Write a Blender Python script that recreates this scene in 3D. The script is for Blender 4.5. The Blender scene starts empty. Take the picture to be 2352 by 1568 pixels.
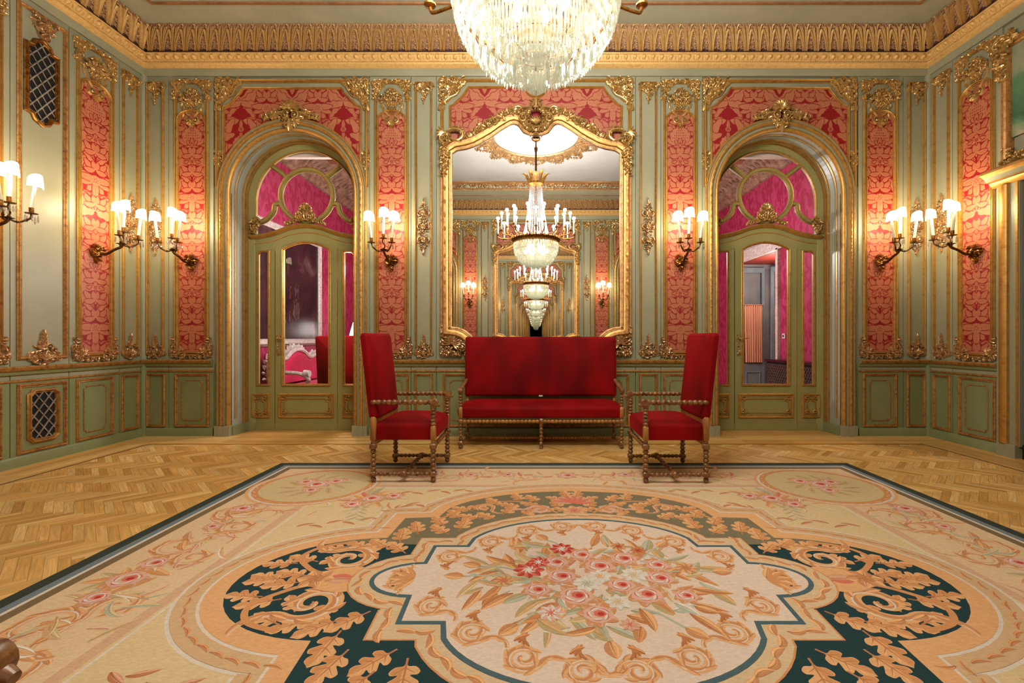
import bpy, math, random
import numpy as np
from mathutils import Vector, Matrix
PI = math.pi
sin, cos = math.sin, math.cos
SC = bpy.context.scene
COL = SC.collection
# ---------------------------------------------------------------- room constants (metres)
EYE = 1.18          # lens height
D = 5.53            # distance lens -> far wall
B = 1.16            # distance lens -> wall behind
W = 4.77            # half width
FPX = 1045.0        # focal length in pixels of a 2352 wide frame
K = 189.0           # photo pixels per metre on the far wall

# ---------------------------------------------------------------- colour + materials
def lin(c):
    c = c / 255.0
    return c / 12.92 if c <= 0.04045 else ((c + 0.055) / 1.055) ** 2.4
def rgb(r, g, b): return (lin(r), lin(g), lin(b), 1.0)

def new_mat(name):
    m = bpy.data.materials.new(name); m.use_nodes = True
    nt = m.node_tree
    for n in list(nt.nodes): nt.nodes.remove(n)
    out = nt.nodes.new('ShaderNodeOutputMaterial')
    return m, nt, out
def N(nt, t, **kw):
    n = nt.nodes.new(t)
    for k, v in kw.items(): setattr(n, k, v)
    return n
def pbr(name, c1, c2=None, scale=6.0, rough=0.5, metal=0.0, bump=0.0, bscale=60.0, sheen=0.0, coat=0.0, detail=4.0, contrast=(0.35, 0.65), stretch=None, spec=0.5, attr=None, sheentint=None):
    """principled surface whose base colour varies by noise between c1 and c2 (or reads a colour attribute)"""
    m, nt, out = new_mat(name)
    p = N(nt, 'ShaderNodeBsdfPrincipled'); L = nt.links.new
    p.inputs['Roughness'].default_value = rough
    p.inputs['Metallic'].default_value = metal
    p.inputs['Specular IOR Level'].default_value = spec
    if sheen:
        p.inputs['Sheen Weight'].default_value = sheen
        p.inputs['Sheen Roughness'].default_value = 0.35
        if sheentint: p.inputs['Sheen Tint'].default_value = sheentint
    if coat:
        p.inputs['Coat Weight'].default_value = coat; p.inputs['Coat Roughness'].default_value = 0.15
    tc = N(nt, 'ShaderNodeTexCoord'); vec = tc.outputs['Object']
    if stretch:
        mp = N(nt, 'ShaderNodeMapping'); mp.inputs['Scale'].default_value = stretch
        L(vec, mp.inputs['Vector']); vec = mp.outputs['Vector']
    base = None
    if c2 is not None:
        nz = N(nt, 'ShaderNodeTexNoise'); nz.inputs['Scale'].default_value = scale; nz.inputs['Detail'].default_value = detail
        nz.inputs['Roughness'].default_value = 0.65
        L(vec, nz.inputs['Vector'])
        mr = N(nt, 'ShaderNodeMapRange'); mr.inputs['From Min'].default_value = contrast[0]; mr.inputs['From Max'].default_value = contrast[1]
        L(nz.outputs['Fac'], mr.inputs['Value'])
        mx = N(nt, 'ShaderNodeMix', data_type='RGBA')
        mx.inputs['A'].default_value = c1; mx.inputs['B'].default_value = c2
        L(mr.outputs['Result'], mx.inputs['Factor'])
        base = mx.outputs['Result']
    if attr:
        at = N(nt, 'ShaderNodeAttribute', attribute_name=attr)
        if base is None: base = at.outputs['Color']
        else:
            mu = N(nt, 'ShaderNodeMix', data_type='RGBA', blend_type='MULTIPLY'); mu.inputs['Factor'].default_value = 1.0
            L(at.outputs['Color'], mu.inputs['A']); L(base, mu.inputs['B']); base = mu.outputs['Result']
    if base is None: p.inputs['Base Color'].default_value = c1
    else: L(base, p.inputs['Base Color'])
    if bump:
        bn = N(nt, 'ShaderNodeTexNoise'); bn.inputs['Scale'].default_value = bscale; bn.inputs['Detail'].default_value = 3.0
        L(vec, bn.inputs['Vector'])
        bp = N(nt, 'ShaderNodeBump'); bp.inputs['Strength'].default_value = bump; bp.inputs['Distance'].default_value = 0.01
        L(bn.outputs['Fac'], bp.inputs['Height']); L(bp.outputs['Normal'], p.inputs['Normal'])
    L(p.outputs['BSDF'], out.inputs['Surface'])
    return m
def emit(name, col, strength):
    m, nt, out = new_mat(name)
    e = N(nt, 'ShaderNodeEmission'); e.inputs['Color'].default_value = col; e.inputs['Strength'].default_value = strength
    nt.links.new(e.outputs[0], out.inputs['Surface']); m.cycles.emission_sampling = 'NONE'; return m
def glass_mat(name, tint=(1, 1, 1, 1), refl=0.08):
    m, nt, out = new_mat(name); L = nt.links.new
    t = N(nt, 'ShaderNodeBsdfTransparent'); t.inputs[0].default_value = tint
    g = N(nt, 'ShaderNodeBsdfGlossy'); g.inputs['Roughness'].default_value = 0.02
    mx = N(nt, 'ShaderNodeMixShader')
    fr = N(nt, 'ShaderNodeFresnel'); fr.inputs['IOR'].default_value = 1.45
    L(fr.outputs[0], mx.inputs[0]); L(t.outputs[0], mx.inputs[1]); L(g.outputs[0], mx.inputs[2])
    L(mx.outputs[0], out.inputs['Surface']); return m
def crystal_mat(name, tint, trans=0.35, tl=0.4):
    """cut crystal: part clear, part scattering the bulbs behind it, part mirror-bright facets"""
    m, nt, out = new_mat(name); L = nt.links.new
    t = N(nt, 'ShaderNodeBsdfTransparent'); t.inputs[0].default_value = (0.97, 0.97, 0.95, 1)
    d = N(nt, 'ShaderNodeBsdfTranslucent'); d.inputs[0].default_value = tint
    g = N(nt, 'ShaderNodeBsdfGlossy'); g.inputs['Roughness'].default_value = 0.06; g.inputs['Color'].default_value = (0.8, 0.8, 0.78, 1)
    m1 = N(nt, 'ShaderNodeMixShader'); m1.inputs[0].default_value = tl / (tl + trans)
    L(t.outputs[0], m1.inputs[1]); L(d.outputs[0], m1.inputs[2])
    m2 = N(nt, 'ShaderNodeMixShader'); m2.inputs[0].default_value = 1 - tl - trans
    L(m1.outputs[0], m2.inputs[1]); L(g.outputs[0], m2.inputs[2])
    L(m2.outputs[0], out.inputs['Surface']); return m
def shade_mat(name, col, strength):
    """lamp shade glowing from the bulb inside"""
    m, nt, out = new_mat(name); L = nt.links.new
    e = N(nt, 'ShaderNodeEmission'); e.inputs['Color'].default_value = col; e.inputs['Strength'].default_value = strength
    d = N(nt, 'ShaderNodeBsdfDiffuse'); d.inputs[0].default_value = (0.8, 0.76, 0.66, 1)
    a = N(nt, 'ShaderNodeAddShader'); L(e.outputs[0], a.inputs[0]); L(d.outputs[0], a.inputs[1])
    L(a.outputs[0], out.inputs['Surface']); m.cycles.emission_sampling = 'NONE'; return m

PAINT = pbr('sage_paint', rgb(150, 149, 119), rgb(161, 158, 130), scale=1.4, rough=0.42, bump=0.12, bscale=9, detail=6)
DADO = pbr('sage_paint_dim', rgb(124, 134, 88), rgb(136, 142, 98), scale=2.0, rough=0.42, bump=0.12, bscale=9, detail=6)  # darker, greener than the upper paint: weaker light below put into the colour
DOORP = pbr('door_olive_paint', rgb(146, 141, 84), rgb(156, 150, 96), scale=2.0, rough=0.4, bump=0.1, bscale=9)
JAMB = pbr('jamb_grey_paint', rgb(170, 173, 160), rgb(160, 164, 148), scale=2.0, rough=0.35, bump=0.06, bscale=9)
GROOVE = pbr('groove_dark_paint', rgb(70, 66, 44), rough=0.8)
GOLD = pbr('gilding', rgb(196, 150, 76), rgb(160, 108, 50), scale=18, rough=0.4, metal=0.55, bump=0.12, bscale=40, contrast=(0.48, 0.75))
GOLDL = pbr('worn_gilding', rgb(184, 136, 72), rgb(130, 78, 42), scale=26, rough=0.42, metal=0.45, bump=0.2, bscale=40, contrast=(0.45, 0.7))
GOLDC = pbr('carved_gilding', rgb(214, 178, 112), rgb(146, 102, 56), scale=34, rough=0.33, metal=0.68, contrast=(0.5, 0.8))
GOLDA = pbr('antique_gilding', rgb(206, 168, 120), rgb(158, 116, 80), scale=34, rough=0.34, metal=0.7, contrast=(0.45, 0.75))
GOLDM = pbr('matte_gilding', rgb(234, 194, 122), rgb(206, 152, 84), scale=30, rough=0.45, metal=0.2, contrast=(0.45, 0.8))
GOLDP = pbr('bole_gilding', rgb(206, 168, 126), rgb(164, 122, 88), scale=40, rough=0.5, metal=0.2)
BRASS = pbr('antique_brass', rgb(176, 124, 56), rgb(104, 62, 26), scale=30, rough=0.35, metal=0.8)
BRONZE = pbr('dark_bronze', rgb(120, 80, 40), rgb(62, 38, 20), scale=30, rough=0.4, metal=0.7)
VELVET = pbr('red_velvet', rgb(104, 0, 3), rgb(152, 1, 8), stretch=(1.2, 1.2, 0.7), detail=1, scale=2.4, rough=0.7, sheen=0.3, sheentint=(0.9, 0.05, 0.06, 1), spec=0.15, contrast=(0.3, 0.7))
WOOD = pbr('turned_walnut', rgb(162, 112, 58), rgb(90, 52, 26), scale=24, rough=0.32, coat=0.2)
WOODL = pbr('rubbed_walnut', rgb(186, 130, 62), rgb(150, 96, 44), scale=14, rough=0.38, stretch=(1, 1, 0.2))
DAMASK = pbr('damask_silk', (1, 1, 1, 1), (0.86, 0.86, 0.86, 1), scale=160, rough=0.5, attr='col', bump=0.1, bscale=400)
RUGM = pbr('woven_wool', (1, 1, 1, 1), (0.86, 0.85, 0.83, 1), scale=55, rough=0.9, attr='col', bump=0.35, bscale=2.6, spec=0.1, stretch=(1, 2.2, 1))
PLANK = None
BLACK = pbr('black_void', rgb(14, 12, 12), rough=0.9)
LATT = pbr('grey_lattice', rgb(168, 158, 140), rgb(120, 108, 92), scale=20, rough=0.5, metal=0.2)
CEIL = pbr('white_plaster', rgb(190, 186, 184), rgb(178, 175, 172), scale=1.0, rough=0.8)
SOFFIT = pbr('soffit_plaster', rgb(184, 182, 156), rgb(166, 168, 142), scale=1.6, rough=0.7, detail=7)
MIRROR = pbr('silvered_glass', (0.86, 0.86, 0.83, 1), rough=0.0, metal=1.0)
GLASS = glass_mat('window_glass')
CRYS = crystal_mat('cut_crystal', (0.66, 0.68, 0.54, 1), 0.46, 0.26)
CRYS2 = crystal_mat('clear_crystal', (0.7, 0.7, 0.76, 1), 0.55, 0.2)
CANDLE = pbr('ivory_sleeve', rgb(238, 226, 200), rough=0.5)
SHADE = shade_mat('lit_fabric_shade', (1.0, 0.80, 0.50, 1), 5.0)
BULBW = emit('warm_bulb', (1.0, 0.78, 0.48, 1), 14.0)
BULBC = emit('white_bulb', (1.0, 0.95, 0.86, 1), 16.0)

# ---------------------------------------------------------------- mesh builder
class MB:
    def __init__(s): s.v = []; s.f = []; s.m = []; s.c = []
    def add(s, vs, fs, mat=0, col=None):
        b = len(s.v); s.v.extend(vs)
        for i, f in enumerate(fs):
            s.f.append(tuple(b + k for k in f)); s.m.append(mat); s.c.append(col)
    def uvh(s, vs, fs, mat=0, col=None): s.add([(u, -h, v) for u, v, h in vs], fs, mat, col)
    def box(s, x0, x1, y0, y1, z0, z1, mat=0):
        s.add([(x0,y0,z0),(x1,y0,z0),(x1,y1,z0),(x0,y1,z0),(x0,y0,z1),(x1,y0,z1),(x1,y1,z1),(x0,y1,z1)],
              [(0,3,2,1),(4,5,6,7),(0,1,5,4),(1,2,6,5),(2,3,7,6),(3,0,4,7)], mat)
    def ubox(s, u0, u1, v0, v1, h0, h1, mat=0): s.box(u0, u1, -h1, -h0, v0, v1, mat)
    def join(s, o, M=None, mat=None):
        b = len(s.v)
        if M is None: s.v.extend(o.v)
        else: s.v.extend([tuple(M @ Vector(p)) for p in o.v])
        s.f.extend([tuple(b + k for k in f) for f in o.f]); s.m.extend(o.m if mat is None else [mat] * len(o.f)); s.c.extend(o.c)
    def mirrored(s, o):
        b = len(s.v); s.v.extend([(-x, y, z) for x, y, z in o.v])
        s.f.extend([tuple(b + k for k in reversed(f)) for f in o.f]); s.m.extend(o.m); s.c.extend(o.c)
    def sym(s, o): s.join(o); s.mirrored(o)
    def mesh(s, name, mats, smooth=True, angle=40):
        me = bpy.data.meshes.new(name); me.from_pydata(s.v, [], s.f)
        for m in (mats if isinstance(mats, (list, tuple)) else [mats]): me.materials.append(m)
        me.polygons.foreach_set('material_index', s.m)
        if any(c is not None for c in s.c):
            ca = me.color_attributes.new('col', 'FLOAT_COLOR', 'CORNER')
            buf = []
            for f, c in zip(s.f, s.c):
                c = c or (1, 1, 1, 1)
                for _ in f: buf.extend(c)
            ca.data.foreach_set('color', buf)
        me.polygons.foreach_set('use_smooth', [bool(smooth)] * len(s.f))
        me.update()
        if smooth: me.set_sharp_from_angle(angle=math.radians(angle))
        return me
    def build(s, name, mats, parent=None, loc=(0,0,0), rot=0.0, smooth=True, angle=40):
        return place(s.mesh(name, mats, smooth, angle), name, parent, loc, rot)
def place(me, name, parent=None, loc=(0,0,0), rot=0.0, scale=None):
    o = bpy.data.objects.new(name, me); COL.objects.link(o)
    if parent is not None: o.parent = parent
    o.location = loc; o.rotation_euler = (0, 0, rot)
    if scale: o.scale = scale
    return o
def tag(o, label=None, cat=None, group=None, kind=None):
    if label: o['label'] = label
    if cat: o['category'] = cat
    if group: o['group'] = group
    if kind: o['kind'] = kind
    return o
def empty(name, loc=(0,0,0), rot=0.0):
    o = bpy.data.objects.new(name, None); COL.objects.link(o); o.location = loc; o.rotation_euler = (0,0,rot); o.empty_display_size = 0.1
    return o
def copy_tree(o, parent=None):
    c = o.copy(); COL.objects.link(c)
    if parent is not None: c.parent = parent
    for ch in list(o.children): copy_tree(ch, c)
    return c

# ---------------------------------------------------------------- generic shapes
def lathe(mb, p0, p1, prof, seg=10, mat=0, caps=True):
    """revolve prof [(t, r)] about the axis p0->p1"""
    p0 = Vector(p0); p1 = Vector(p1); ax = p1 - p0
    z = ax.normalized(); x = z.orthogonal().normalized(); y = z.cross(x)
    vs, fs = [], []
    for t, r in prof:
        c = p0 + ax * t
        for k in range(seg):
            a = 2 * PI * k / seg; vs.append(tuple(c + (x * cos(a) + y * sin(a)) * r))
    for i in range(len(prof) - 1):
        for k in range(seg):
            k2 = (k + 1) % seg; fs.append((i*seg+k, i*seg+k2, (i+1)*seg+k2, (i+1)*seg+k))
    if caps:
        fs.append(tuple(range(seg - 1, -1, -1))); fs.append(tuple((len(prof)-1)*seg + k for k in range(seg)))
    mb.add(vs, fs, mat)
def tube(mb, pts, r, seg=6, mat=0):
    pts = [Vector(p) for p in pts]; n = len(pts)
    rs = r if isinstance(r, (list, tuple)) else [r] * n
    vs, fs = [], []; x = None
    for i, p in enumerate(pts):
        t = (pts[min(i+1, n-1)] - pts[max(i-1, 0)]).normalized()
        if x is None: x = t.orthogonal().normalized()
        else:
            x = (x - t * x.dot(t)); x = x.normalized() if x.length > 1e-6 else t.orthogonal().normalized()
        y = t.cross(x)
        for k in range(seg):
            a = 2*PI*k/seg; vs.append(tuple(p + (x*cos(a) + y*sin(a)) * rs[i]))
    for i in range(n-1):
        for k in range(seg):
            k2 = (k+1) % seg; fs.append((i*seg+k, i*seg+k2, (i+1)*seg+k2, (i+1)*seg+k))
    fs.append(tuple(range(seg-1, -1, -1))); fs.append(tuple((n-1)*seg+k for k in range(seg)))
    mb.add(vs, fs, mat)
def smoothpath(pts, n=6):
    """catmull-rom through points of any dimension"""
    P = [pts[0]] + list(pts) + [pts[-1]]; out = []
    for i in range(1, len(P)-2):
        a, b, c, d = P[i-1], P[i], P[i+1], P[i+2]
        for k in range(n):
            t = k / n
            out.append(tuple(0.5*((2*b[j]) + (-a[j]+c[j])*t + (2*a[j]-5*b[j]+4*c[j]-d[j])*t*t + (-a[j]+3*b[j]-3*c[j]+d[j])*t**3) for j in range(len(b))))
    out.append(tuple(pts[-1])); return out
def sweep(mb, path, prof, closed=False, mat=0, h0=0.0):
    """sweep profile [(offset along left normal, height)] along a 2D path in wall coordinates, mitred; mat may list one slot per profile segment"""
    n = len(path); vs, fs = [], []; m = len(prof)
    for i in range(n):
        p = path[i]
        a = path[(i-1) % n] if (closed or i > 0) else None
        b = path[(i+1) % n] if (closed or i < n-1) else None
        def nrm(q, r):
            dx, dy = r[0]-q[0], r[1]-q[1]; l = math.hypot(dx, dy) or 1; return (-dy/l, dx/l)
        if a is None: nx, ny = nrm(p, b)
        elif b is None: nx, ny = nrm(a, p)
        else:
            n1 = nrm(a, p); n2 = nrm(p, b); sx, sy = n1[0]+n2[0], n1[1]+n2[1]; d = 1 + n1[0]*n2[0] + n1[1]*n2[1]
            d = max(d, 0.35); nx, ny = sx/d, sy/d
        for off, h in prof: vs.append((p[0]+nx*off, p[1]+ny*off, h0+h))
    cnt = n if closed else n-1; mats = []
    for i in range(cnt):
        j = (i+1) % n
        for k in range(m-1):
            fs.append((i*m+k, j*m+k, j*m+k+1, i*m+k+1)); mats.append(mat[k] if isinstance(mat, (list, tuple)) else mat)
    if not closed:
        fs.append(tuple(range(m))); mats.append(mats[0]); fs.append(tuple((n-1)*m+k for k in range(m-1, -1, -1))); mats.append(mats[0])
    b0 = len(mb.v); mb.v.extend([(u, -h, v) for u, v, h in vs])
    for f, q in zip(fs, mats): mb.f.append(tuple(b0+k for k in f)); mb.m.append(q); mb.c.append(None)
def rect(u0, u1, v0, v1): return [(u0, v0), (u1, v0), (u1, v1), (u0, v1)]
def gprof(w, h):
    return [(-w, 0), (-w, h*0.35), (-w*0.7, h*0.5), (-w*0.45, h*0.95), (-w*0.1, h), (w*0.2, h*0.8), (w*0.35, h*0.4), (w*0.75, h*0.55), (w, h*0.3), (w, 0)]
def bprof(w, h): return [(-w, 0), (-w, h*0.7), (-w*0.6, h), (w*0.6, h), (w, h*0.7), (w, 0)]
def arc(cx, cy, r, a0, a1, n): return [(cx + r*cos(math.radians(a0+(a1-a0)*i/n)), cy + r*sin(math.radians(a0+(a1-a0)*i/n))) for i in range(n+1)]
def cushion(mb, hx, hy, z0, z1, er, crown=0.0, cr=0.03, mat=0, n=6, xf=None, bot=True):
    """upholstered block: rounded-rectangle loops with a rolled upper edge and a crowned top"""
    def loop(ins, z, cz=0.0):
        ax, ay = max(hx-ins, 0.001), max(hy-ins, 0.001); r = min(max(cr-ins*0.3, 0.004), ax, ay); L = []
        for qx, qy, a0 in ((1,1,0),(-1,1,90),(-1,-1,180),(1,-1,270)):
            for i in range(n+1):
                a = math.radians(a0 + 90*i/n); L.append((qx*(ax-r) + r*cos(a), qy*(ay-r) + r*sin(a), z))
        return L
    loops = [loop(er*0.5, z0), loop(er*0.1, z0+er*0.3)]
    loops.append(loop(0, (z0+z1)/2))
    for i in range(6):
        a = PI/2*i/5; loops.append(loop(er*(1-cos(a)), z1-er + er*sin(a)))
    mn = min(hx, hy) - er
    for i in range(1, 7):
        t = i/7; loops.append(loop(er + mn*t, z1 + crown*(1-(1-t)**2)))
    m = len(loops[0]); vs = [p for L in loops for p in L]; fs = []
    for i in range(len(loops)-1):
        for k in range(m):
            k2 = (k+1) % m; fs.append((i*m+k, i*m+k2, (i+1)*m+k2, (i+1)*m+k))
    fs.append(tuple((len(loops)-1)*m+k for k in range(m)))
    if bot: fs.append(tuple(range(m-1, -1, -1)))
    if xf: vs = [xf(*p) for p in vs]
    mb.add(vs, fs, mat)
def beads(mb, p0, p1, r, n, mat=0, seg=10, waist=0.55):
    prof = []
    for i in range(n):
        for k in range(6):
            t = (i + k/6)/n; prof.append((t, r*(waist + (1-waist)*abs(sin(PI*k/6))**0.7)))
    prof.append((1, r*waist)); lathe(mb, p0, p1, prof, seg, mat)
def twist(mb, p0, p1, r, turns, mat=0):
    """barley-twist rod"""
    p0 = Vector(p0); p1 = Vector(p1); ax = p1-p0; z = ax.normalized(); x = z.orthogonal().normalized(); y = z.cross(x)
    n = int(turns*8); seg = 8; vs, fs = [], []
    for i in range(n+1):
        t = i/n; c = p0 + ax*t
        for k in range(seg):
            a = 2*PI*k/seg; rr = r*(0.78 + 0.25*cos(2*(a - 2*PI*turns*t*0.5))); vs.append(tuple(c + (x*cos(a)+y*sin(a))*rr))
    for i in range(n):
        for k in range(seg):
            k2 = (k+1) % seg; fs.append((i*seg+k, i*seg+k2, (i+1)*seg+k2, (i+1)*seg+k))
    fs.append(tuple(range(seg-1,-1,-1))); fs.append(tuple(n*seg+k for k in range(seg)))
    mb.add(vs, fs, mat)

# ---------------------------------------------------------------- rococo carving in wall coordinates (u, v, relief h)
def ribbon(mb, pts, ws, hs, h0=0.0, mat=0):
    n = len(pts); vs, fs = [], []
    for i in range(n):
        a = pts[max(i-1,0)]; b = pts[min(i+1,n-1)]; dx, dy = b[0]-a[0], b[1]-a[1]; l = math.hypot(dx,dy) or 1
        nx, ny = -dy/l, dx/l; w = ws[i]; e = h0[i] if isinstance(h0, list) else h0
        vs += [(pts[i][0]+nx*w, pts[i][1]+ny*w, e*0.6), (pts[i][0]+nx*w*0.35, pts[i][1]+ny*w*0.35, e+hs[i]*0.85), (pts[i][0]-nx*w*0.35, pts[i][1]-ny*w*0.35, e+hs[i]), (pts[i][0]-nx*w, pts[i][1]-ny*w, e*0.6)]
    for i in range(n-1):
        for k in range(3): fs.append((i*4+k, i*4+k+1, i*4+k+5, i*4+k+4))
    mb.uvh(vs, fs, mat)
def leaf(mb, u, v, ang, L, w, H=0.02, curl=0.0, h0=0.002, mat=0, n=5):
    a = math.radians(ang); pts = [(u, v)]
    for i in range(n):
        a += math.radians(curl)/n; pts.append((pts[-1][0]+cos(a)*L/n, pts[-1][1]+sin(a)*L/n))
    ws = [w*(0.35+0.65*sin(PI*min(1, (i/n)*1.0+0.12))**0.8)*(1 if i < n else 0.1) for i in range(n+1)]
    hs = [H*(0.45+0.55*sin(PI*(i/n)*0.85)) for i in range(n+1)]
    ribbon(mb, pts, ws, hs, h0, mat)
def scroll(mb, cx, cy, r, a0, turns, d, w, H, h0=0.002, mat=0, tail=0.0):
    n = int(14*turns)+2; pts = []; ws = []; hs = []
    for i in range(n+1):
        t = i/n; rr = r*(1-t)**0.75 + r*0.08; a = math.radians(a0) + d*2*PI*turns*t
        pts.append((cx+rr*cos(a), cy+rr*sin(a))); ws.append(w*(1-0.55*t)); hs.append(H*(0.7+0.5*t))
    ribbon(mb, pts, ws, hs, h0, mat); bead(mb, cx, cy, h0, w*1.3, H*1.3, mat)
def bead(mb, u, v, h, r, H=None, mat=0, seg=6):
    H = H or r; vs = []; fs = []
    for j, (rr, hh) in enumerate(((1.0, 0), (0.75, 0.65))):
        for k in range(seg): vs.append((u+r*rr*cos(2*PI*k/seg), v+r*rr*sin(2*PI*k/seg), h+H*hh))
    vs.append((u, v, h+H))
    for k in range(seg):
        k2 = (k+1) % seg; fs.append((k, k2, seg+k2, seg+k)); fs.append((seg+k, seg+k2, 2*seg))
    mb.uvh(vs, fs, mat)
def shell(mb, u, v, r, a0, a1, n, H=0.03, h0=0.004, mat=0):
    for i in range(n):
        a = a0+(a1-a0)*(i+0.5)/n; w = r*math.radians(abs(a1-a0))/n*0.52
        leaf(mb, u+r*0.16*cos(math.radians(a)), v+r*0.16*sin(math.radians(a)), a, r*0.84, w, H*(0.8 if i % 2 else 1.0), 0, h0, mat)
    bead(mb, u, v, h0, r*0.22, H*1.2, mat)
def inpoly(p, poly):
    x, y = p; c = False; j = len(poly)-1
    for i in range(len(poly)):
        xi, yi = poly[i]; xj, yj = poly[j]
        if (yi > y) != (yj > y) and x < (xj-xi)*(y-yi)/(yj-yi)+xi: c = not c
        j = i
    return c
def foliage(mb, poly, n, s0, s1, seed, hmax=0.02, H=0.018, mat=0, out=None):
    """dense carved leafage filling an outline"""
    R = random.Random(seed); us = [p[0] for p in poly]; vs = [p[1] for p in poly]; k = 0; tries = 0
    n = int(n*1.6)
    while k < n and tries < n*40:
        tries += 1; p = (R.uniform(min(us), max(us)), R.uniform(min(vs), max(vs)))
        if not inpoly(p, poly): continue
        k += 1; s = R.uniform(s0, s1)
        ang = R.uniform(0, 360) if out is None else math.degrees(math.atan2(p[1]-out[1], p[0]-out[0])) + R.uniform(-60, 60)
        if R.random() < 0.16: bead(mb, p[0], p[1], R.uniform(0.003, hmax), s*0.28, s*0.35, mat)
        elif R.random() < 0.2: scroll(mb, p[0], p[1], s*0.55, ang, 1.1, R.choice((-1, 1)), s*0.16, H, R.uniform(0, hmax*0.6), mat)
        else: leaf(mb, p[0]-cos(math.radians(ang))*s*0.5, p[1]-sin(math.radians(ang))*s*0.5, ang, s, s*R.uniform(0.21, 0.34), H*R.uniform(0.8, 1.6), R.uniform(-70, 70), R.uniform(0, hmax), mat)
def trail(mb, pts, step, s, seed, H=0.016, mat=0):
    """garland of leaves along a path"""
    R = random.Random(seed); P = smoothpath(pts, 8); acc = 0; side = 1
    for i in range(1, len(P)):
        dx, dy = P[i][0]-P[i-1][0], P[i][1]-P[i-1][1]; acc += math.hypot(dx, dy)
        if acc > step:
            acc = 0; side = -side; a = math.degrees(math.atan2(dy, dx))
            leaf(mb, P[i][0], P[i][1], a+side*R.uniform(20, 60), s*R.uniform(0.8, 1.3), s*0.26, H*R.uniform(0.8, 1.4), side*40, R.uniform(0.002, 0.01), mat)
            if R.random() < 0.3: bead(mb, P[i][0], P[i][1], 0.006, s*0.25, s*0.3, mat)

def o_corner():
    m = MB(); foliage(m, [(-0.02,0.01),(0.31,0.01),(0.27,-0.06),(0.19,-0.17),(0.07,-0.23),(0.03,-0.36),(-0.02,-0.36)], 95, 0.035, 0.075, 3, 0.028, 0.02)
    shell(m, 0.125, -0.115, 0.085, -200, 60, 11, 0.035, 0.02)
    scroll(m, 0.05, -0.24, 0.045, 60, 1.4, 1, 0.012, 0.02, 0.012); scroll(m, 0.23, -0.045, 0.045, 210, 1.4, -1, 0.012, 0.02, 0.012)
    ribbon(m, smoothpath([(0.3,-0.04),(0.24,-0.1),(0.19,-0.185),(0.11,-0.225),(0.05,-0.27)]), [0.011]*25, [0.02]*25, 0.012)
    return m
def o_small_corner():
    m = MB(); foliage(m, [(-0.035,0.03),(0.16,0.035),(0.15,-0.01),(0.06,-0.05),(0.065,-0.08),(0.02,-0.1),(0.01,-0.22),(-0.03,-0.22),(-0.045,-0.02)], 62, 0.03, 0.06, 5, 0.022, 0.018)
    scroll(m, 0.03, -0.03, 0.04, 0, 1.3, 1, 0.01, 0.018, 0.012); return m
def o_basket():
    m = MB(); h = MB()
    # mound of flowers
    foliage(m, [(-0.13,-0.02),(-0.14,0.05),(-0.08,0.12),(0,0.145),(0.08,0.12),(0.14,0.05),(0.13,-0.02),(0.07,-0.02),(0,0.0),(-0.07,-0.02)], 74, 0.028, 0.05, 8, 0.03, 0.02)
    R = random.Random(4)
    for i in range(16): bead(m, R.uniform(-0.09,0.09), R.uniform(0.0,0.11), 0.02, R.uniform(0.011,0.018), 0.022)
    # basket body woven in rows
    for r in range(7):
        v = -0.03-r*0.021; w = 0.085-0.05*(r/6)**0.8
        for k in range(7):
            u = -w+2*w*(k+0.5)/7; bead(m, u, v, 0.006, w*0.17, 0.022 if (r+k) % 2 else 0.014)
    ribbon(m, [(-0.095,-0.015),(0.095,-0.015)], [0.01,0.01], [0.024,0.024])
    # shell and volutes under it
    for s in (-1, 1):
        scroll(h, 0.045, -0.235, 0.04, 100, 1.6, -1, 0.012, 0.022, 0.006); break
    leaf(h, 0.02, -0.185, 30, 0.12, 0.018, 0.018, 35); leaf(h, 0.10, -0.15, -60, 0.07, 0.015, 0.015, -30); leaf(h, 0.1, -0.06, -70, 0.09, 0.016, 0.016, -50); leaf(h, 0.12, -0.02, -50, 0.07, 0.015, 0.015, -60)
    for i in range(4): leaf(h, 0.0, -0.27+0.01*i, -85+30*i, 0.055, 0.013, 0.025, 20, 0.01)
    m.sym(h); shell(m, 0, -0.25, 0.06, -150, -30, 5, 0.03, 0.012); return m
def o_top_drop():
    m = MB(); foliage(m, [(-0.115,0.03),(0.115,0.03),(0.115,-0.05),(0.05,-0.07),(0.03,-0.13),(0,-0.21),(-0.03,-0.13),(-0.05,-0.07),(-0.115,-0.05)], 46, 0.03, 0.055, 11, 0.02, 0.016)
    shell(m, 0, 0.02, 0.085, -165, -15, 9, 0.03, 0.014)
    for i in range(4): leaf(m, 0, -0.08-0.035*i, -90, 0.045, 0.014-0.002*i, 0.02, 0, 0.008)
    return m
def o_bottom_drop():
    m = MB(); h = MB()
    foliage(m, [(-0.12,-0.05),(-0.1,-0.09),(0,-0.12),(0.1,-0.09),(0.12,-0.05),(0.08,0.0),(0.05,0.05),(0,0.1),(-0.05,0.05),(-0.08,0.0)], 40, 0.028, 0.05, 13, 0.016, 0.016)
    for i in range(4): leaf(h, 0.0, 0.03+0.032*i, 40, 0.06-0.008*i, 0.013, 0.018, 50, 0.008)
    scroll(h, 0.072, -0.05, 0.04, 90, 1.3, -1, 0.011, 0.018, 0.008); leaf(h, 0.03, -0.1, 10, 0.09, 0.016, 0.016, 50)
    m.sym(h); leaf(m, 0, 0.1, 90, 0.08, 0.014, 0.022, 0, 0.008); shell(m, 0, -0.075, 0.062, 20, 160, 7, 0.026, 0.018); bead(m, 0, -0.05, 0.012, 0.03, 0.03); return m
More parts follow.
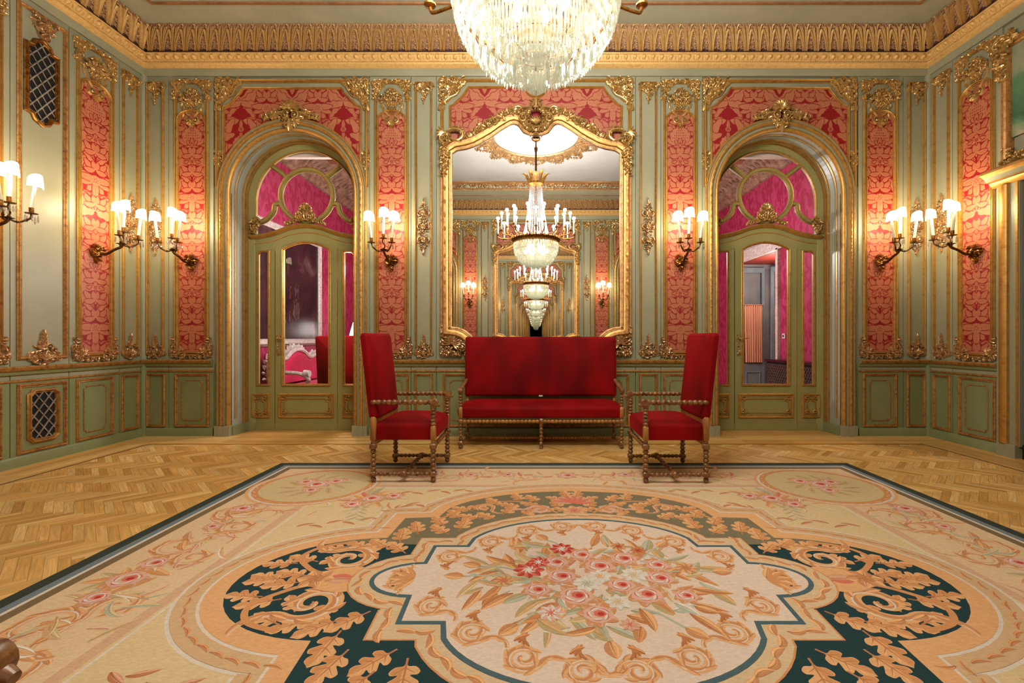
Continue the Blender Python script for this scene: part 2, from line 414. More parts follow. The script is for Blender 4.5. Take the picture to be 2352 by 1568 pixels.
def o_mid_drop():
    m = MB(); h = MB()
    foliage(m, [(0,0.33),(0.04,0.24),(0.07,0.15),(0.05,0.09),(0.075,0.0),(0.05,-0.09),(0.07,-0.15),(0.04,-0.24),(0,-0.33),(-0.04,-0.24),(-0.07,-0.15),(-0.05,-0.09),(-0.075,0),(-0.05,0.09),(-0.07,0.15),(-0.04,0.24)], 120, 0.02, 0.036, 17, 0.016, 0.014)
    for v0 in (0.16, 0.0, -0.16):
        scroll(h, 0.04, v0, 0.034, 90, 1.4, -1, 0.009, 0.016, 0.012)
        m2 = MB(); shell(m2, 0, v0, 0.04, 0, 360, 9, 0.022, 0.018); m.join(m2)
    leaf(h, 0, 0.26, 60, 0.06, 0.012, 0.016, 40); leaf(h, 0, -0.26, -60, 0.06, 0.012, 0.016, -40)
    m.sym(h); leaf(m, 0, 0.27, 90, 0.08, 0.012, 0.02, 0, 0.008); leaf(m, 0, -0.27, -90, 0.08, 0.012, 0.02, 0, 0.008); return m
def o_foot_corner():
    """carved lower corner of a silk panel: left one"""
    m = MB(); foliage(m, [(-0.06,-0.06),(-0.05,0.02),(-0.035,0.16),(-0.01,0.16),(0.015,0.05),(0.07,0.035),(0.085,-0.03),(0.19,-0.045),(0.19,-0.07),(0.05,-0.09)], 62, 0.028, 0.055, 21, 0.024, 0.018)
    shell(m, 0.025, -0.01, 0.05, -30, 200, 7, 0.03, 0.02); scroll(m, -0.015, -0.045, 0.035, 0, 1.3, 1, 0.01, 0.02, 0.012); return m
def o_keystone():
    m = MB(); h = MB()
    foliage(h, [(0.02,0.10),(0.09,0.12),(0.2,0.05),(0.34,0.0),(0.33,-0.03),(0.2,-0.02),(0.1,-0.02),(0.07,-0.12),(0.02,-0.19)], 58, 0.03, 0.06, 23, 0.03, 0.022)
    scroll(h, 0.055, 0.0, 0.05, 120, 1.6, -1, 0.013, 0.026, 0.03); leaf(h, 0.08, 0.05, -10, 0.17, 0.024, 0.03, -25, 0.02); leaf(h, 0.05, -0.05, -70, 0.1, 0.018, 0.03, -25, 0.025); leaf(h, 0.16, 0.02, 20, 0.13, 0.018, 0.025, -50, 0.015)
    m.sym(h); shell(m, 0, 0.08, 0.115, -5, 185, 11, 0.05, 0.025); leaf(m, 0, -0.05, -90, 0.15, 0.03, 0.045, 0, 0.03); return m
def o_mirror_crest():
    m = MB(); h = MB()
    foliage(h, [(0.0,0.24),(0.05,0.2),(0.08,0.1),(0.16,0.07),(0.2,-0.02),(0.14,-0.08),(0.08,-0.14),(0.0,-0.2),(0,-0.14),(0.09,-0.06),(0.1,0.03),(0.06,0.1),(0,0.13)], 70, 0.03, 0.06, 29, 0.03, 0.024)
    scroll(h, 0.15, 0.0, 0.05, 100, 1.5, -1, 0.014, 0.025, 0.03); leaf(h, 0.0, 0.16, 70, 0.1, 0.016, 0.03, -60, 0.02); leaf(h, 0.05, 0.12, 30, 0.13, 0.018, 0.03, -60, 0.02)
    m.sym(h)
    for i in range(15):
        a = 2*PI*i/15; bead(m, 0.085*cos(a), 0.0+0.105*sin(a), 0.02, 0.017, 0.035)
    shell(m, 0, -0.06, 0.1, 15, 165, 9, 0.035, 0.02); leaf(m, 0, 0.12, 90, 0.13, 0.03, 0.05, 0, 0.02); return m
def o_mirror_shoulder():
    """left shoulder: volute, C-scroll horn and falling leafage"""
    m = MB(); foliage(m, [(-0.06,0.05),(0.02,0.08),(0.06,0.0),(0.04,-0.1),(0.05,-0.2),(0.02,-0.42),(-0.05,-0.42),(-0.07,-0.2)], 84, 0.03, 0.06, 31, 0.03, 0.022)
    scroll(m, 0.0, 0.0, 0.065, 20, 2.0, 1, 0.014, 0.03, 0.03)
    ribbon(m, smoothpath([(0.02,0.09),(0.1,0.12),(0.19,0.1),(0.21,0.03),(0.15,-0.02),(0.07,0.01)]), [0.02]*31, [0.03]*31, 0.012)
    foliage(m, [(0.03,0.1),(0.12,0.16),(0.22,0.13),(0.245,0.03),(0.18,-0.04),(0.17,0.0),(0.2,0.05),(0.17,0.1),(0.1,0.11)], 34, 0.03, 0.05, 37, 0.02, 0.02)
    for i, a in enumerate((165, 140, 115, 190)): leaf(m, -0.01, 0.07, a, 0.11, 0.02, 0.03, 30, 0.015)
    return m
def o_mirror_foot():
    """lower left corner: shell in a quarter round with leafage"""
    m = MB(); foliage(m, [(-0.09,-0.04),(-0.09,0.35),(-0.01,0.33),(0.06,0.26),(0.2,0.12),(0.26,0.02),(0.26,-0.05)], 120, 0.035, 0.07, 41, 0.024, 0.02)
    shell(m, 0.05, 0.09, 0.11, -60, 200, 13, 0.04, 0.02); scroll(m, 0.16, 0.04, 0.05, 90, 1.5, -1, 0.014, 0.024, 0.02); scroll(m, -0.03, 0.24, 0.05, 0, 1.5, 1, 0.014, 0.024, 0.02)
    return m
def o_transom_crest():
    m = MB(); h = MB()
    foliage(h, [(0,0.2),(0.05,0.18),(0.09,0.08),(0.16,-0.01),(0.27,-0.06),(0.26,-0.085),(0.14,-0.04),(0,-0.02)], 46, 0.028, 0.052, 43, 0.022, 0.02)
    scroll(h, 0.075, 0.035, 0.05, 60, 1.6, 1, 0.013, 0.022, 0.02); scroll(h, 0.2, -0.045, 0.03, 60, 1.3, -1, 0.01, 0.018, 0.012); leaf(h, 0.08, 0.0, -20, 0.14, 0.02, 0.022, 15, 0.012)
    m.sym(h); shell(m, 0, 0.12, 0.085, 10, 170, 9, 0.035, 0.02); leaf(m, 0, 0.0, 90, 0.1, 0.02, 0.035, 0, 0.02); return m
def o_console():
    m = MB(); foliage(m, [(-0.05,-0.13),(-0.05,0.02),(0.03,0.09),(0.08,0.04),(0.05,0.0),(0.02,-0.12)], 34, 0.03, 0.05, 47, 0.03, 0.022); scroll(m, 0.02, 0.03, 0.05, 0, 1.6, 1, 0.013, 0.03, 0.02); scroll(m, -0.01, -0.09, 0.035, 90, 1.4, -1, 0.011, 0.03, 0.02); return m
def o_spandrel_drop():
    m = MB(); foliage(m, [(-0.04,0.12),(0.06,0.12),(0.05,0.03),(0.0,-0.12),(-0.03,-0.12),(-0.045,0.0)], 36, 0.028, 0.05, 53, 0.02, 0.018); scroll(m, 0.01, 0.08, 0.04, 0, 1.4, 1, 0.011, 0.02, 0.012); return m
def o_grille_crest():
    m = MB(); foliage(m, [(-0.11,0.08),(0.11,0.08),(0.1,-0.02),(0.05,-0.09),(0,-0.17),(-0.05,-0.09),(-0.1,-0.02)], 60, 0.03, 0.055, 59, 0.024, 0.02); shell(m, 0, 0.0, 0.08, -170, -10, 7, 0.04, 0.02); return m
ORN = {}
def orn(key, fn, mat):
    if key not in ORN: ORN[key] = fn().mesh(key, mat)
    return ORN[key]
def put(key, fn, parent, u, v, h=0.0, sx=1, sz=1, mat=None):
    return place(orn(key, fn, mat or GOLDC), key, parent, (u, -h, v), 0, (sx, 1, sz) if (sx != 1 or sz != 1) else None)
# ---------------------------------------------------------------- damask silk: woven repeat drawn into a raster, sampled onto fine cloth meshes
TW, TH = 0.62, 1.59
RES = 0.002
TNX, TNY = int(TW/RES), int(TH/RES)
TILE = np.zeros((TNY, TNX), np.float32)
_gx, _gy = np.meshgrid((np.arange(TNX)+0.5)*RES - TW/2, (np.arange(TNY)+0.5)*RES)
def _fill(poly, val):
    P = np.array(poly)
    for oy in (-TH, 0, TH):
        for ox in (-TW, 0, TW):
            Q = P + (ox, oy)
            x0, y0 = Q.min(0); x1, y1 = Q.max(0)
            i0, i1 = max(0, int((x0+TW/2)/RES)-1), min(TNX, int((x1+TW/2)/RES)+2)
            j0, j1 = max(0, int(y0/RES)-1), min(TNY, int(y1/RES)+2)
            if i0 >= i1 or j0 >= j1: continue
            X = _gx[j0:j1, i0:i1]; Y = _gy[j0:j1, i0:i1]; ins = np.zeros(X.shape, bool); k = len(Q)-1
            for i in range(len(Q)):
                xi, yi = Q[i]; xj, yj = Q[k]
                if yi != yj: ins ^= ((yi > Y) != (yj > Y)) & (X < (xj-xi)*(Y-yi)/(yj-yi)+xi)
                k = i
            TILE[j0:j1, i0:i1][ins] = val
def _petal(cx, cy, ang, L, w, curl=0, lobes=0, val=1.0, edge=0.0095, vein=True):
    n = 14; a = math.radians(ang); ctr = [(cx, cy)]; aa = [a]
    for i in range(n):
        a += math.radians(curl)/n; ctr.append((ctr[-1][0]+cos(a)*L/n, ctr[-1][1]+sin(a)*L/n)); aa.append(a)
    def outl(ex, k=1.0):
        lf, rt = [], []
        for i, (p, q) in enumerate(zip(ctr, aa)):
            t = i/n; ww = (w*sin(PI*min(1, t*0.92+0.08))**0.75*(1+0.2*(sin(lobes*PI*t) if lobes else 0)))*k+ex
            lf.append((p[0]-sin(q)*ww, p[1]+cos(q)*ww)); rt.append((p[0]+sin(q)*ww, p[1]-cos(q)*ww))
        return lf + rt[::-1]
    _fill(outl(edge), 0.0); _fill(outl(0), val)
    if vein and w > 0.018:
        for i in range(2, n-1):      # feathered veins
            p, q = ctr[i], aa[i]; t = i/n; ww = w*sin(PI*min(1, t*0.92+0.08))**0.75
            for s in (-1, 1):
                x0, y0 = p[0]-sin(q)*ww*0.25*s, p[1]+cos(q)*ww*0.25*s; x1, y1 = p[0]-sin(q)*ww*0.8*s+cos(q)*L*0.06, p[1]+cos(q)*ww*0.8*s+sin(q)*L*0.06
                _fill([(x0, y0), (x1, y1), (x1+0.0026*cos(q), y1+0.0026*sin(q)), (x0+0.003*cos(q), y0+0.003*sin(q))], 0.45)
        mid = [(p[0]-sin(q)*0.0016, p[1]+cos(q)*0.0016) for p, q in zip(ctr[1:-1], aa[1:-1])] + [(p[0]+sin(q)*0.0016, p[1]-cos(q)*0.0016) for p, q in zip(ctr[1:-1], aa[1:-1])][::-1]
        _fill(mid, 0.4)
def _disc(cx, cy, rx, ry, val, scal=0, amp=0.1):
    _fill([(cx+rx*cos(a)*(1+amp*abs(sin(scal*a/2)) if scal else 1), cy+ry*sin(a)*(1+amp*abs(sin(scal*a/2)) if scal else 1)) for a in [2*PI*i/72 for i in range(72)]], val)
def _bloom(cx, cy, up=1, s=1.0):
    for a in (-10, 22, 54, 80): _petal(cx, cy-0.02*up*s, 90+up*0-a if up > 0 else -90+a, 0.19*s, 0.034*s, 18*(1 if up < 0 else -1))
    for a in (200, 230): _petal(cx, cy, (a if up > 0 else -a)+90, 0.12*s, 0.028*s, 25)
    _petal(cx, cy, 90*up, 0.21*s, 0.036*s)
    _disc(cx, cy, 0.062*s, 0.055*s, 0.0); _disc(cx, cy, 0.056*s, 0.05*s, 1.0, 10)
    for r in (0.018, 0.036):
        for k in range(7): _disc(cx+r*s*cos(k*0.9+r*30), cy+r*s*sin(k*0.9+r*30), 0.005, 0.005, 0.0)
def _pome(cx, cy, s=1.0):
    for a in (-38, -8, 25, 55): _petal(cx+0.01, cy-0.07*s, a, 0.17*s, 0.036*s, 50)
    _disc(cx, cy, 0.112*s, 0.122*s, 0.0); _disc(cx, cy, 0.104*s, 0.114*s, 1.0, 12, 0.12)
    for r in range(4):
        for k in range(-r-1, r+2): _disc(cx+k*0.022*s, cy+0.075*s-r*0.03*s, 0.006*s, 0.009*s, 0.15)
    for a in (40, 90, 140): _petal(cx, cy-0.1*s, a, 0.09*s, 0.022*s, 0)
    _petal(cx, cy+0.09*s, 90, 0.1*s, 0.02*s)
def _design():
    rr = random.Random(31)
    TILE[:] = 0.0
    for k in range(46):     # ground of small feathery leaves
        _petal(rr.uniform(-0.02, 0.33), rr.uniform(0, TH), rr.uniform(0, 360), rr.uniform(0.07, 0.12), rr.uniform(0.012, 0.02), rr.uniform(-70, 70), 0, 0.85, 0.004)
    for a, L, w, c in ((62, 0.34, 0.055, -50), (25, 0.30, 0.052, 40), (-20, 0.22, 0.045, 50)):
        _petal(0.02, 0.02, a, L, w, c, 5); _petal(0.02, 0.80, a, L, w, c, 5)
    for a, L, w, c in ((118, 0.30, 0.05, 55), (160, 0.26, 0.048, -40), (205, 0.22, 0.045, -40)):
        _petal(0.30, 0.42, a, L, w, c, 5); _petal(0.30, 1.22, a, L, w, c, 5)
    for a, L, w, c in ((70, 0.24, 0.04, -60), (35, 0.2, 0.036, 40)):
        _petal(0.03, 1.36, a, L, w, c, 4); _petal(0.03, 0.56, a, L, w, c, 4)
    for y in (0.24, 1.04): _petal(0.15, y, 80, 0.16, 0.03, -70, 3); _petal(0.24, y+0.1, 200, 0.14, 0.028, 60, 3)
    _bloom(0.31, 0.72, -1, 0.95); _pome(0.31, 1.5, 0.9)
    _bloom(0.0, 0.36, -1, 1.0); _pome(0.0, 1.10, 1.0)
    _bloom(0.0, 0.80, 1, 0.55); _bloom(0.31, 0.10, 1, 0.55)
    for y in (0.05, 0.62, 1.34): _petal(0.0, y, 90, 0.15, 0.02, 0)
    for y in (0.18, 0.58, 0.93, 1.32):      # drawn crimson stems and curling edges
        P = smoothpath([(0.0, y-0.03), (0.03, y+0.0), (0.08, y+0.05), (0.13, y+0.045), (0.165, y+0.01)], 6)
        _fill([(a, b+0.008) for a, b in P] + [(a, b-0.006) for a, b in P[::-1]], 0.0)
    for k in range(260):     # stippled detail
        a, b = rr.uniform(0, 0.31), rr.uniform(0, TH); _disc(a, b, 0.0028, 0.0028, 0.3)
_design()
for y in (0.88, 0.10, 1.44, 0.66, 0.47, 1.29):
    for q in ((52, 0.13, 0.03, -40), (18, 0.15, 0.03, 45), (85, 0.10, 0.026, -10), (-30, 0.12, 0.026, 50)): _petal(0.012, y, *q)
_h = TNX//2
TILE[:, :_h] = TILE[:, TNX-_h:][:, ::-1]
TILE = sum(np.roll(np.roll(TILE, i, 0), j, 1) for i in (-1, 0, 1) for j in (-1, 0, 1))/9.0
SILK_A = np.array(lin3 := [lin(146), lin(6), lin(18)]); SILK_B = np.array([lin(192), lin(120), lin(84)])
def damask_mesh(name, u0, u1, v0, v1, inside=None, step=0.004, uo=0.0, vo=0.0, ca=SILK_A, cb=SILK_B, curve=None):
    nx, ny = int(round((u1-u0)/step)), int(round((v1-v0)/step))
    us = np.linspace(u0, u1, nx+1); vs = np.linspace(v0, v1, ny+1)
    U, V = np.meshgrid(us, vs)
    ti = np.mod(((U-uo+TW/2)/RES).astype(int), TNX); tj = np.mod(((V-vo)/RES).astype(int), TNY)
    val = TILE[tj, ti][..., None]
    colr = ca*(1-val) + cb*val
    co = np.stack([U, np.zeros_like(U), V], -1).reshape(-1, 3)
    idx = np.arange((nx+1)*(ny+1)).reshape(ny+1, nx+1)
    q = np.stack([idx[:-1,:-1], idx[:-1,1:], idx[1:,1:], idx[1:,:-1]], -1).reshape(-1, 4)
    if inside is not None:
        cu = (U[:-1,:-1]+step/2).reshape(-1); cv = (V[:-1,:-1]+step/2).reshape(-1); q = q[inside(cu, cv)]
    me = bpy.data.meshes.new(name)
    me.vertices.add(len(co)); me.vertices.foreach_set('co', co.reshape(-1))
    me.loops.add(q.size); me.loops.foreach_set('vertex_index', q.reshape(-1).astype(np.int32))
    me.polygons.add(len(q)); me.polygons.foreach_set('loop_start', np.arange(0, q.size, 4, dtype=np.int32))
    me.update(calc_edges=True)
    ca_ = me.color_attributes.new('col', 'FLOAT_COLOR', 'POINT')
    ca_.data.foreach_set('color', np.concatenate([colr.reshape(-1, 3), np.ones((len(co), 1))], 1).reshape(-1).astype(np.float32))
    me.materials.append(DAMASK); me.validate(); return me

# ---------------------------------------------------------------- panelled walls
ZT = 4.62
ARCH_R, ARCH_Z, ARCH_O = 0.746, 2.94, 0.91        # door opening: half width, springing, outer edge of casing
DOOR_U = 559/K
def wall_face(u0, u1, arches=()):
    m = MB(); cuts = [u0]
    for c in sorted(arches): cuts += [c-ARCH_R, c+ARCH_R]
    cuts.append(u1)
    for i in range(0, len(cuts), 2):
        a, b = cuts[i], cuts[i+1]
        m.uvh([(a,0,0),(b,0,0),(b,0.87,0),(a,0.87,0)], [(0,1,2,3)], 1); m.uvh([(a,0.87,0),(b,0.87,0),(b,ZT,0),(a,ZT,0)], [(0,1,2,3)], 0)
    for c in arches:
        P = arc(c, ARCH_Z, ARCH_R, 180, 0, 32)
        for p, q in zip(P[:-1], P[1:]): m.uvh([(p[0],p[1],0),(q[0],q[1],0),(q[0],ZT,0),(p[0],ZT,0)], [(0,1,2,3)], 0)
    return m
ME = {}
def shared(key, fn):
    if key not in ME: ME[key] = fn()
    return ME[key]
def board(parent, u0, u1, h=0.018):
    m = MB(); g = 0.004
    m.ubox(u0+g, u1-g, 0.10, 0.80, 0, h, 1); m.ubox(u0+g, u1-g, 0.80, 4.37, 0, h, 0)
    m.build('bay_board', [PAINT, DADO], parent, smooth=False)
    return h
def dado_panel(parent, uc, hw, z0=0.125, z1=0.74, inner=True, h=0.018):
    def mk():
        m = MB(); sweep(m, rect(-hw, hw, z0, z1), gprof(0.017, 0.02), True)
        if inner:
            a = hw-0.066; n = 0.026; b0, b1 = z0+0.065, z1-0.065
            sweep(m, [(-a+n,b0),(a-n,b0),(a-n,b0+n*0.7),(a,b0+n),(a,b1-n),(a-n,b1-n*0.7),(a-n,b1),(-a+n,b1),(-a+n,b1-n*0.7),(-a,b1-n),(-a,b0+n),(-a+n,b0+n*0.7)], bprof(0.0055, 0.008), True)
        return m.mesh('dado_panel_moulding', GOLDL)
    place(shared(('dado', round(hw, 3), z0, z1, inner), mk), 'dado_panel_moulding', parent, (uc, -h, 0))
def small_bay(parent, uc, u0, u1, mid=True):
    h = board(parent, u0, u1)
    place(shared('smallframe', lambda: (lambda m: (sweep(m, rect(-0.092, 0.092, 1.0, 4.27), gprof(0.0125, 0.03), True), m.mesh('panel_moulding', GOLD))[1])(MB())), 'panel_moulding', parent, (uc, -h, 0))
    put('carved_panel_head', o_top_drop, parent, uc, 4.235, h); put('carved_panel_foot', o_bottom_drop, parent, uc, 1.06, h, mat=GOLDA)
    if mid: put('carved_pendant', o_mid_drop, parent, uc, 2.53, h, mat=GOLDA)
    dado_panel(parent, uc, 0.098, inner=False)
def silk_arch(u, v): return (v < 3.83) | (((u/0.172)**2 + ((v-3.83)/0.11)**2) < 1)
def silk_bay(parent, uc, u0, u1):
    h = board(parent, u0, u1)
    def frame():
        m = MB(); sweep(m, rect(-0.19, 0.19, 0.985, 4.27), gprof(0.0135, 0.032), True); return m.mesh('panel_moulding', GOLD)
    def inner():
        m = MB(); p = [(0.168, 1.01), (0.168, 3.83)] + [(0.168*cos(math.radians(a)), 3.83+0.105*sin(math.radians(a))) for a in range(10, 171, 10)] + [(-0.168, 3.83), (-0.168, 1.01)]
        sweep(m, p, gprof(0.013, 0.024), True)
        for s in (-1, 1):
            for k in range(70): bead(m, s*0.158, 1.03+k*0.04, 0.012, 0.006, 0.008, seg=5)
        return m.mesh('silk_edging', GOLD)
    def ground():
        m = MB(); m.uvh([(-0.176,3.7,0),(0.176,3.7,0),(0.176,4.26,0),(-0.176,4.26,0)], [(0,1,2,3)]); return m.mesh('x', PAINT)
    place(shared('silkframe', frame), 'panel_moulding', parent, (uc, -h, 0))
    place(shared('silkinner', inner), 'silk_edging', parent, (uc, -h-0.003, 0))
    place(shared('silk', lambda: damask_mesh('damask_silk_panel', -0.17, 0.17, 1.0, 3.95, silk_arch, 0.0035, 0, 0.93)), 'damask_silk_panel', parent, (uc, -h-0.004, 0))
    put('carved_head_corner', o_small_corner, parent, uc-0.185, 4.265, h); put('carved_head_corner', o_small_corner, parent, uc+0.185, 4.265, h, -1)
    put('flower_basket', o_basket, parent, uc, 4.05, h)
    put('carved_foot_corner', o_foot_corner, parent, uc-0.19, 1.025, h, mat=GOLDA); put('carved_foot_corner', o_foot_corner, parent, uc+0.19, 1.025, h, -1, mat=GOLDA)
    dado_panel(parent, uc, 0.19)
def rail_piece(parent, u0, u1, h=0.018):
    m = MB(); sweep(m, [(u0, 0.885), (u1, 0.885)], [(-0.04,0),(-0.04,0.02),(-0.022,0.028),(-0.01,0.03),(-0.004,0.045),(0.012,0.056),(0.03,0.058),(0.04,0.046),(0.04,0)], False, [1,1,1,1,0,0,0,1], h)
    sweep(m, [(u0, 0.785), (u1, 0.785)], [(-0.012,0),(-0.01,0.008),(0.0,0.012),(0.012,0.004),(0.012,0)], False, [1,2,2,1], h)
    m.build('chair_rail', [GOLDL, DADO, GOLDL], parent)
def base_piece(m, u0, u1): sweep(m, [(u0, 0.05), (u1, 0.05)], [(-0.05,0),(-0.05,0.036),(0.035,0.036),(0.045,0.03),(0.05,0.022),(0.05,0)])
def chamfer_path(hw, z1, zb, cut_u, cut_v, steps=6):
    """upside-down U with scooped upper corners, right foot first"""
    R = [(hw, zb), (hw, z1-cut_v)] + [(hw-cut_u*(t**0.8) , z1-cut_v + cut_v*(t**1.25)) for t in [i/steps for i in range(1, steps)]] + [(hw-cut_u, z1)]
    return R + [(-u, v) for u, v in reversed(R)]
def door_bay(parent, uc):
    sub = [(-0.00, 0.0)]
    def casing():
        m = MB(); p = [(-ARCH_R, 0.11)] + arc(0, ARCH_Z, ARCH_R, 180, 0, 48) + [(ARCH_R, 0.11)]
        prof = [(0,-0.01),(0.0,0.02),(0.012,0.036),(0.028,0.042),(0.042,0.034),(0.048,0.018),(0.07,0.016),(0.076,0.028),(0.083,0.045),(0.10,0.052),(0.118,0.045),(0.124,0.028),(0.132,0.024),(0.14,0.036),(0.152,0.038),(0.164,0.026),(0.164,0)]
        sweep(m, p, prof, False, [0,0,0,0,0,1,1,0,0,0,0,1,1,0,0,1])
        # carved running leaf on the broad gilt member
        q = [(-ARCH_R-0.1, 0.13)] + arc(0, ARCH_Z, ARCH_R+0.1, 180, 0, 48) + [(ARCH_R+0.1, 0.13)]
        acc = 0; sgn = 1
        for i in range(1, len(q)):
            dx, dy = q[i][0]-q[i-1][0], q[i][1]-q[i-1][1]; l = math.hypot(dx, dy); t = 0.0
            while acc + (l-t) >= 0.042:
                t += 0.042-acc; acc = 0; sgn = -sgn; a = math.degrees(math.atan2(dy, dx))
                leaf(m, q[i-1][0]+dx*t/l-cos(math.radians(a))*0.02, q[i-1][1]+dy*t/l-sin(math.radians(a))*0.02, a+sgn*26, 0.05, 0.011, 0.012, -sgn*50, 0.047, 0, 4)
            acc += l-t
        for s in (-1, 1):
            x0, x1 = sorted((s*(ARCH_R-0.006), s*(ARCH_R+0.172))); m.ubox(x0, x1, 0, 0.125, 0, 0.055, 1)
            x0, x1 = sorted((s*(ARCH_R+0.066), s*(ARCH_R+0.128))); m.ubox(x0, x1, 0, 0.125, 0, 0.066, 1)
        return m.mesh('arch_casing', [GOLD, PAINT])
    place(shared('casing', casing), 'arch_casing', parent, (uc, 0, 0))
    def reveal():
        m = MB(); p = [(-ARCH_R, 0.0)] + arc(0, ARCH_Z, ARCH_R, 180, 0, 40) + [(ARCH_R, 0.0)]
        for a, b in zip(p[:-1], p[1:]): m.uvh([(a[0],a[1],0),(b[0],b[1],0),(b[0],b[1],-0.45),(a[0],a[1],-0.45)], [(0,1,2,3)], 0)
        def strip(ins, h0, h1, mt, z0):
            q = [(-ARCH_R+ins, z0)] + arc(0, ARCH_Z, ARCH_R-ins, 180, 0, 40) + [(ARCH_R-ins, z0)]; r = [(-ARCH_R, z0)] + arc(0, ARCH_Z, ARCH_R, 180, 0, 40) + [(ARCH_R, z0)]
            for a, b, c, d in zip(q[:-1], q[1:], r[:-1], r[1:]):
                m.uvh([(a[0],a[1],h0),(b[0],b[1],h0),(b[0],b[1],h1),(a[0],a[1],h1),(c[0],c[1],h0),(d[0],d[1],h0),(d[0],d[1],h1),(c[0],c[1],h1)], [(0,1,2,3),(0,1,5,4),(3,2,6,7)], mt)
        strip(0.007, -0.055, -0.075, 1, 0.2); strip(0.012, -0.20, -0.222, 1, 0.1); strip(0.02, -0.25, -0.28, 1, 0.1); strip(0.004, -0.10, -0.106, 2, 0.2)
        for s in (-1, 1): x0, x1 = sorted((s*(ARCH_R-0.022), s*ARCH_R)); m.ubox(x0, x1, 0, 0.115, -0.30, 0.0, 3)
        return m.mesh('arch_reveal', [JAMB, GOLD, DADO, DADO])
    place(shared('reveal', reveal), 'arch_reveal', parent, (uc, 0, 0))
    def outer():
        m = MB(); sweep(m, chamfer_path(0.905, 4.30, 3.02, 0.25, 0.27), gprof(0.02, 0.042)); return m.mesh('panel_moulding', GOLD)
    def inn():
        m = MB(); sweep(m, chamfer_path(0.832, 4.215, 3.25, 0.24, 0.23), gprof(0.014, 0.026)); return m.mesh('silk_edging', GOLD)
    place(shared('dbouter', outer), 'panel_moulding', parent, (uc, 0, 0)); place(shared('dbinner', inn), 'silk_edging', parent, (uc, -0.003, 0))
    def ins(u, v):
        a = np.abs(u); return (a < 0.83) & (u*u+(v-ARCH_Z)**2 > 0.87**2) & ~((a-0.592 > 0) & (v-3.985 > 0) & ((a-0.592)/0.24+(v-3.985)/0.23 > 1.0))
    place(shared('dbsilk', lambda: damask_mesh('damask_silk_panel', -0.832, 0.832, 3.22, 4.216, ins, 0.004, 0.31, 3.62)), 'damask_silk_panel', parent, (uc, -0.006, 0))
    for s in (-1, 1):
        put('carved_corner', o_corner, parent, uc+s*0.905*-1 if s > 0 else uc+0.905, 4.315, 0.0, s)
        put('carved_spandrel_drop', o_spandrel_drop, parent, uc-s*0.895, 3.33, 0.0, s)
    put('keystone_carving', o_keystone, parent, uc, 3.86, 0.03)
MIR = [(-1.013,1.32),(-1.013,3.405),(-0.953,3.443),(-0.84,3.462),(-0.732,3.496),(-0.62,3.556),(-0.516,3.617),(-0.43,3.68),(-0.355,3.727),(-0.30,3.757),(-0.263,3.764),(-0.23,3.755),(-0.208,3.738),(-0.153,3.664),(-0.11,3.64),(-0.06,3.627),(0,3.622)]
def mirror_outline():
    L = [(-0.693,1.0)] + [(-1.013+0.32*cos(math.radians(a)), 1.0+0.32*sin(math.radians(a))) for a in (15,30,45,60,75)] + MIR
    return L + [(-u, v) for u, v in reversed(L[:-1])]
def mirror_bay(parent):
    h = board(parent, -228/K, 228/K)
    def outer():
        m = MB(); sweep(m, chamfer_path(1.135, 4.30, 3.55, 0.25, 0.27), gprof(0.02, 0.03)); return m.mesh('panel_moulding', GOLD)
    def inn():
        m = MB(); p = chamfer_path(1.036, 4.215, 3.45, 0.22, 0.23); i = [k for k in range(len(p)-1) if p[k][0] > 0 and p[k+1][0] < 0][0]
        p = p[:i+1] + [(0.15, 4.215)] + arc(0, 4.235, 0.135, -8, -172, 12) + [(-0.15, 4.215)] + p[i+1:]
        sweep(m, p, gprof(0.014, 0.026)); return m.mesh('silk_edging', GOLD)
    place(outer(), 'panel_moulding', parent, (0, -h, 0)); place(inn(), 'silk_edging', parent, (0, -h-0.003, 0))
    def ins(u, v):
        a = np.abs(u); return ~((a-0.816 > 0) & (v-3.985 > 0) & ((a-0.816)/0.22+(v-3.985)/0.23 > 1.0)) & (u*u+(v-4.235)**2 > 0.135**2) & (v > 3.40)
    place(damask_mesh('damask_silk_panel', -1.034, 1.034, 3.40, 4.216, ins, 0.004, 0.31, 3.62), 'damask_silk_panel', parent, (0, -h-0.004, 0))
    for s in (-1, 1): put('carved_corner', o_corner, parent, -s*1.145, 4.315, h, s)
    put('carved_panel_head', o_top_drop, parent, 0, 4.26, h, 1.0, 0.6)
    dado_panel(parent, 0, 1.11)
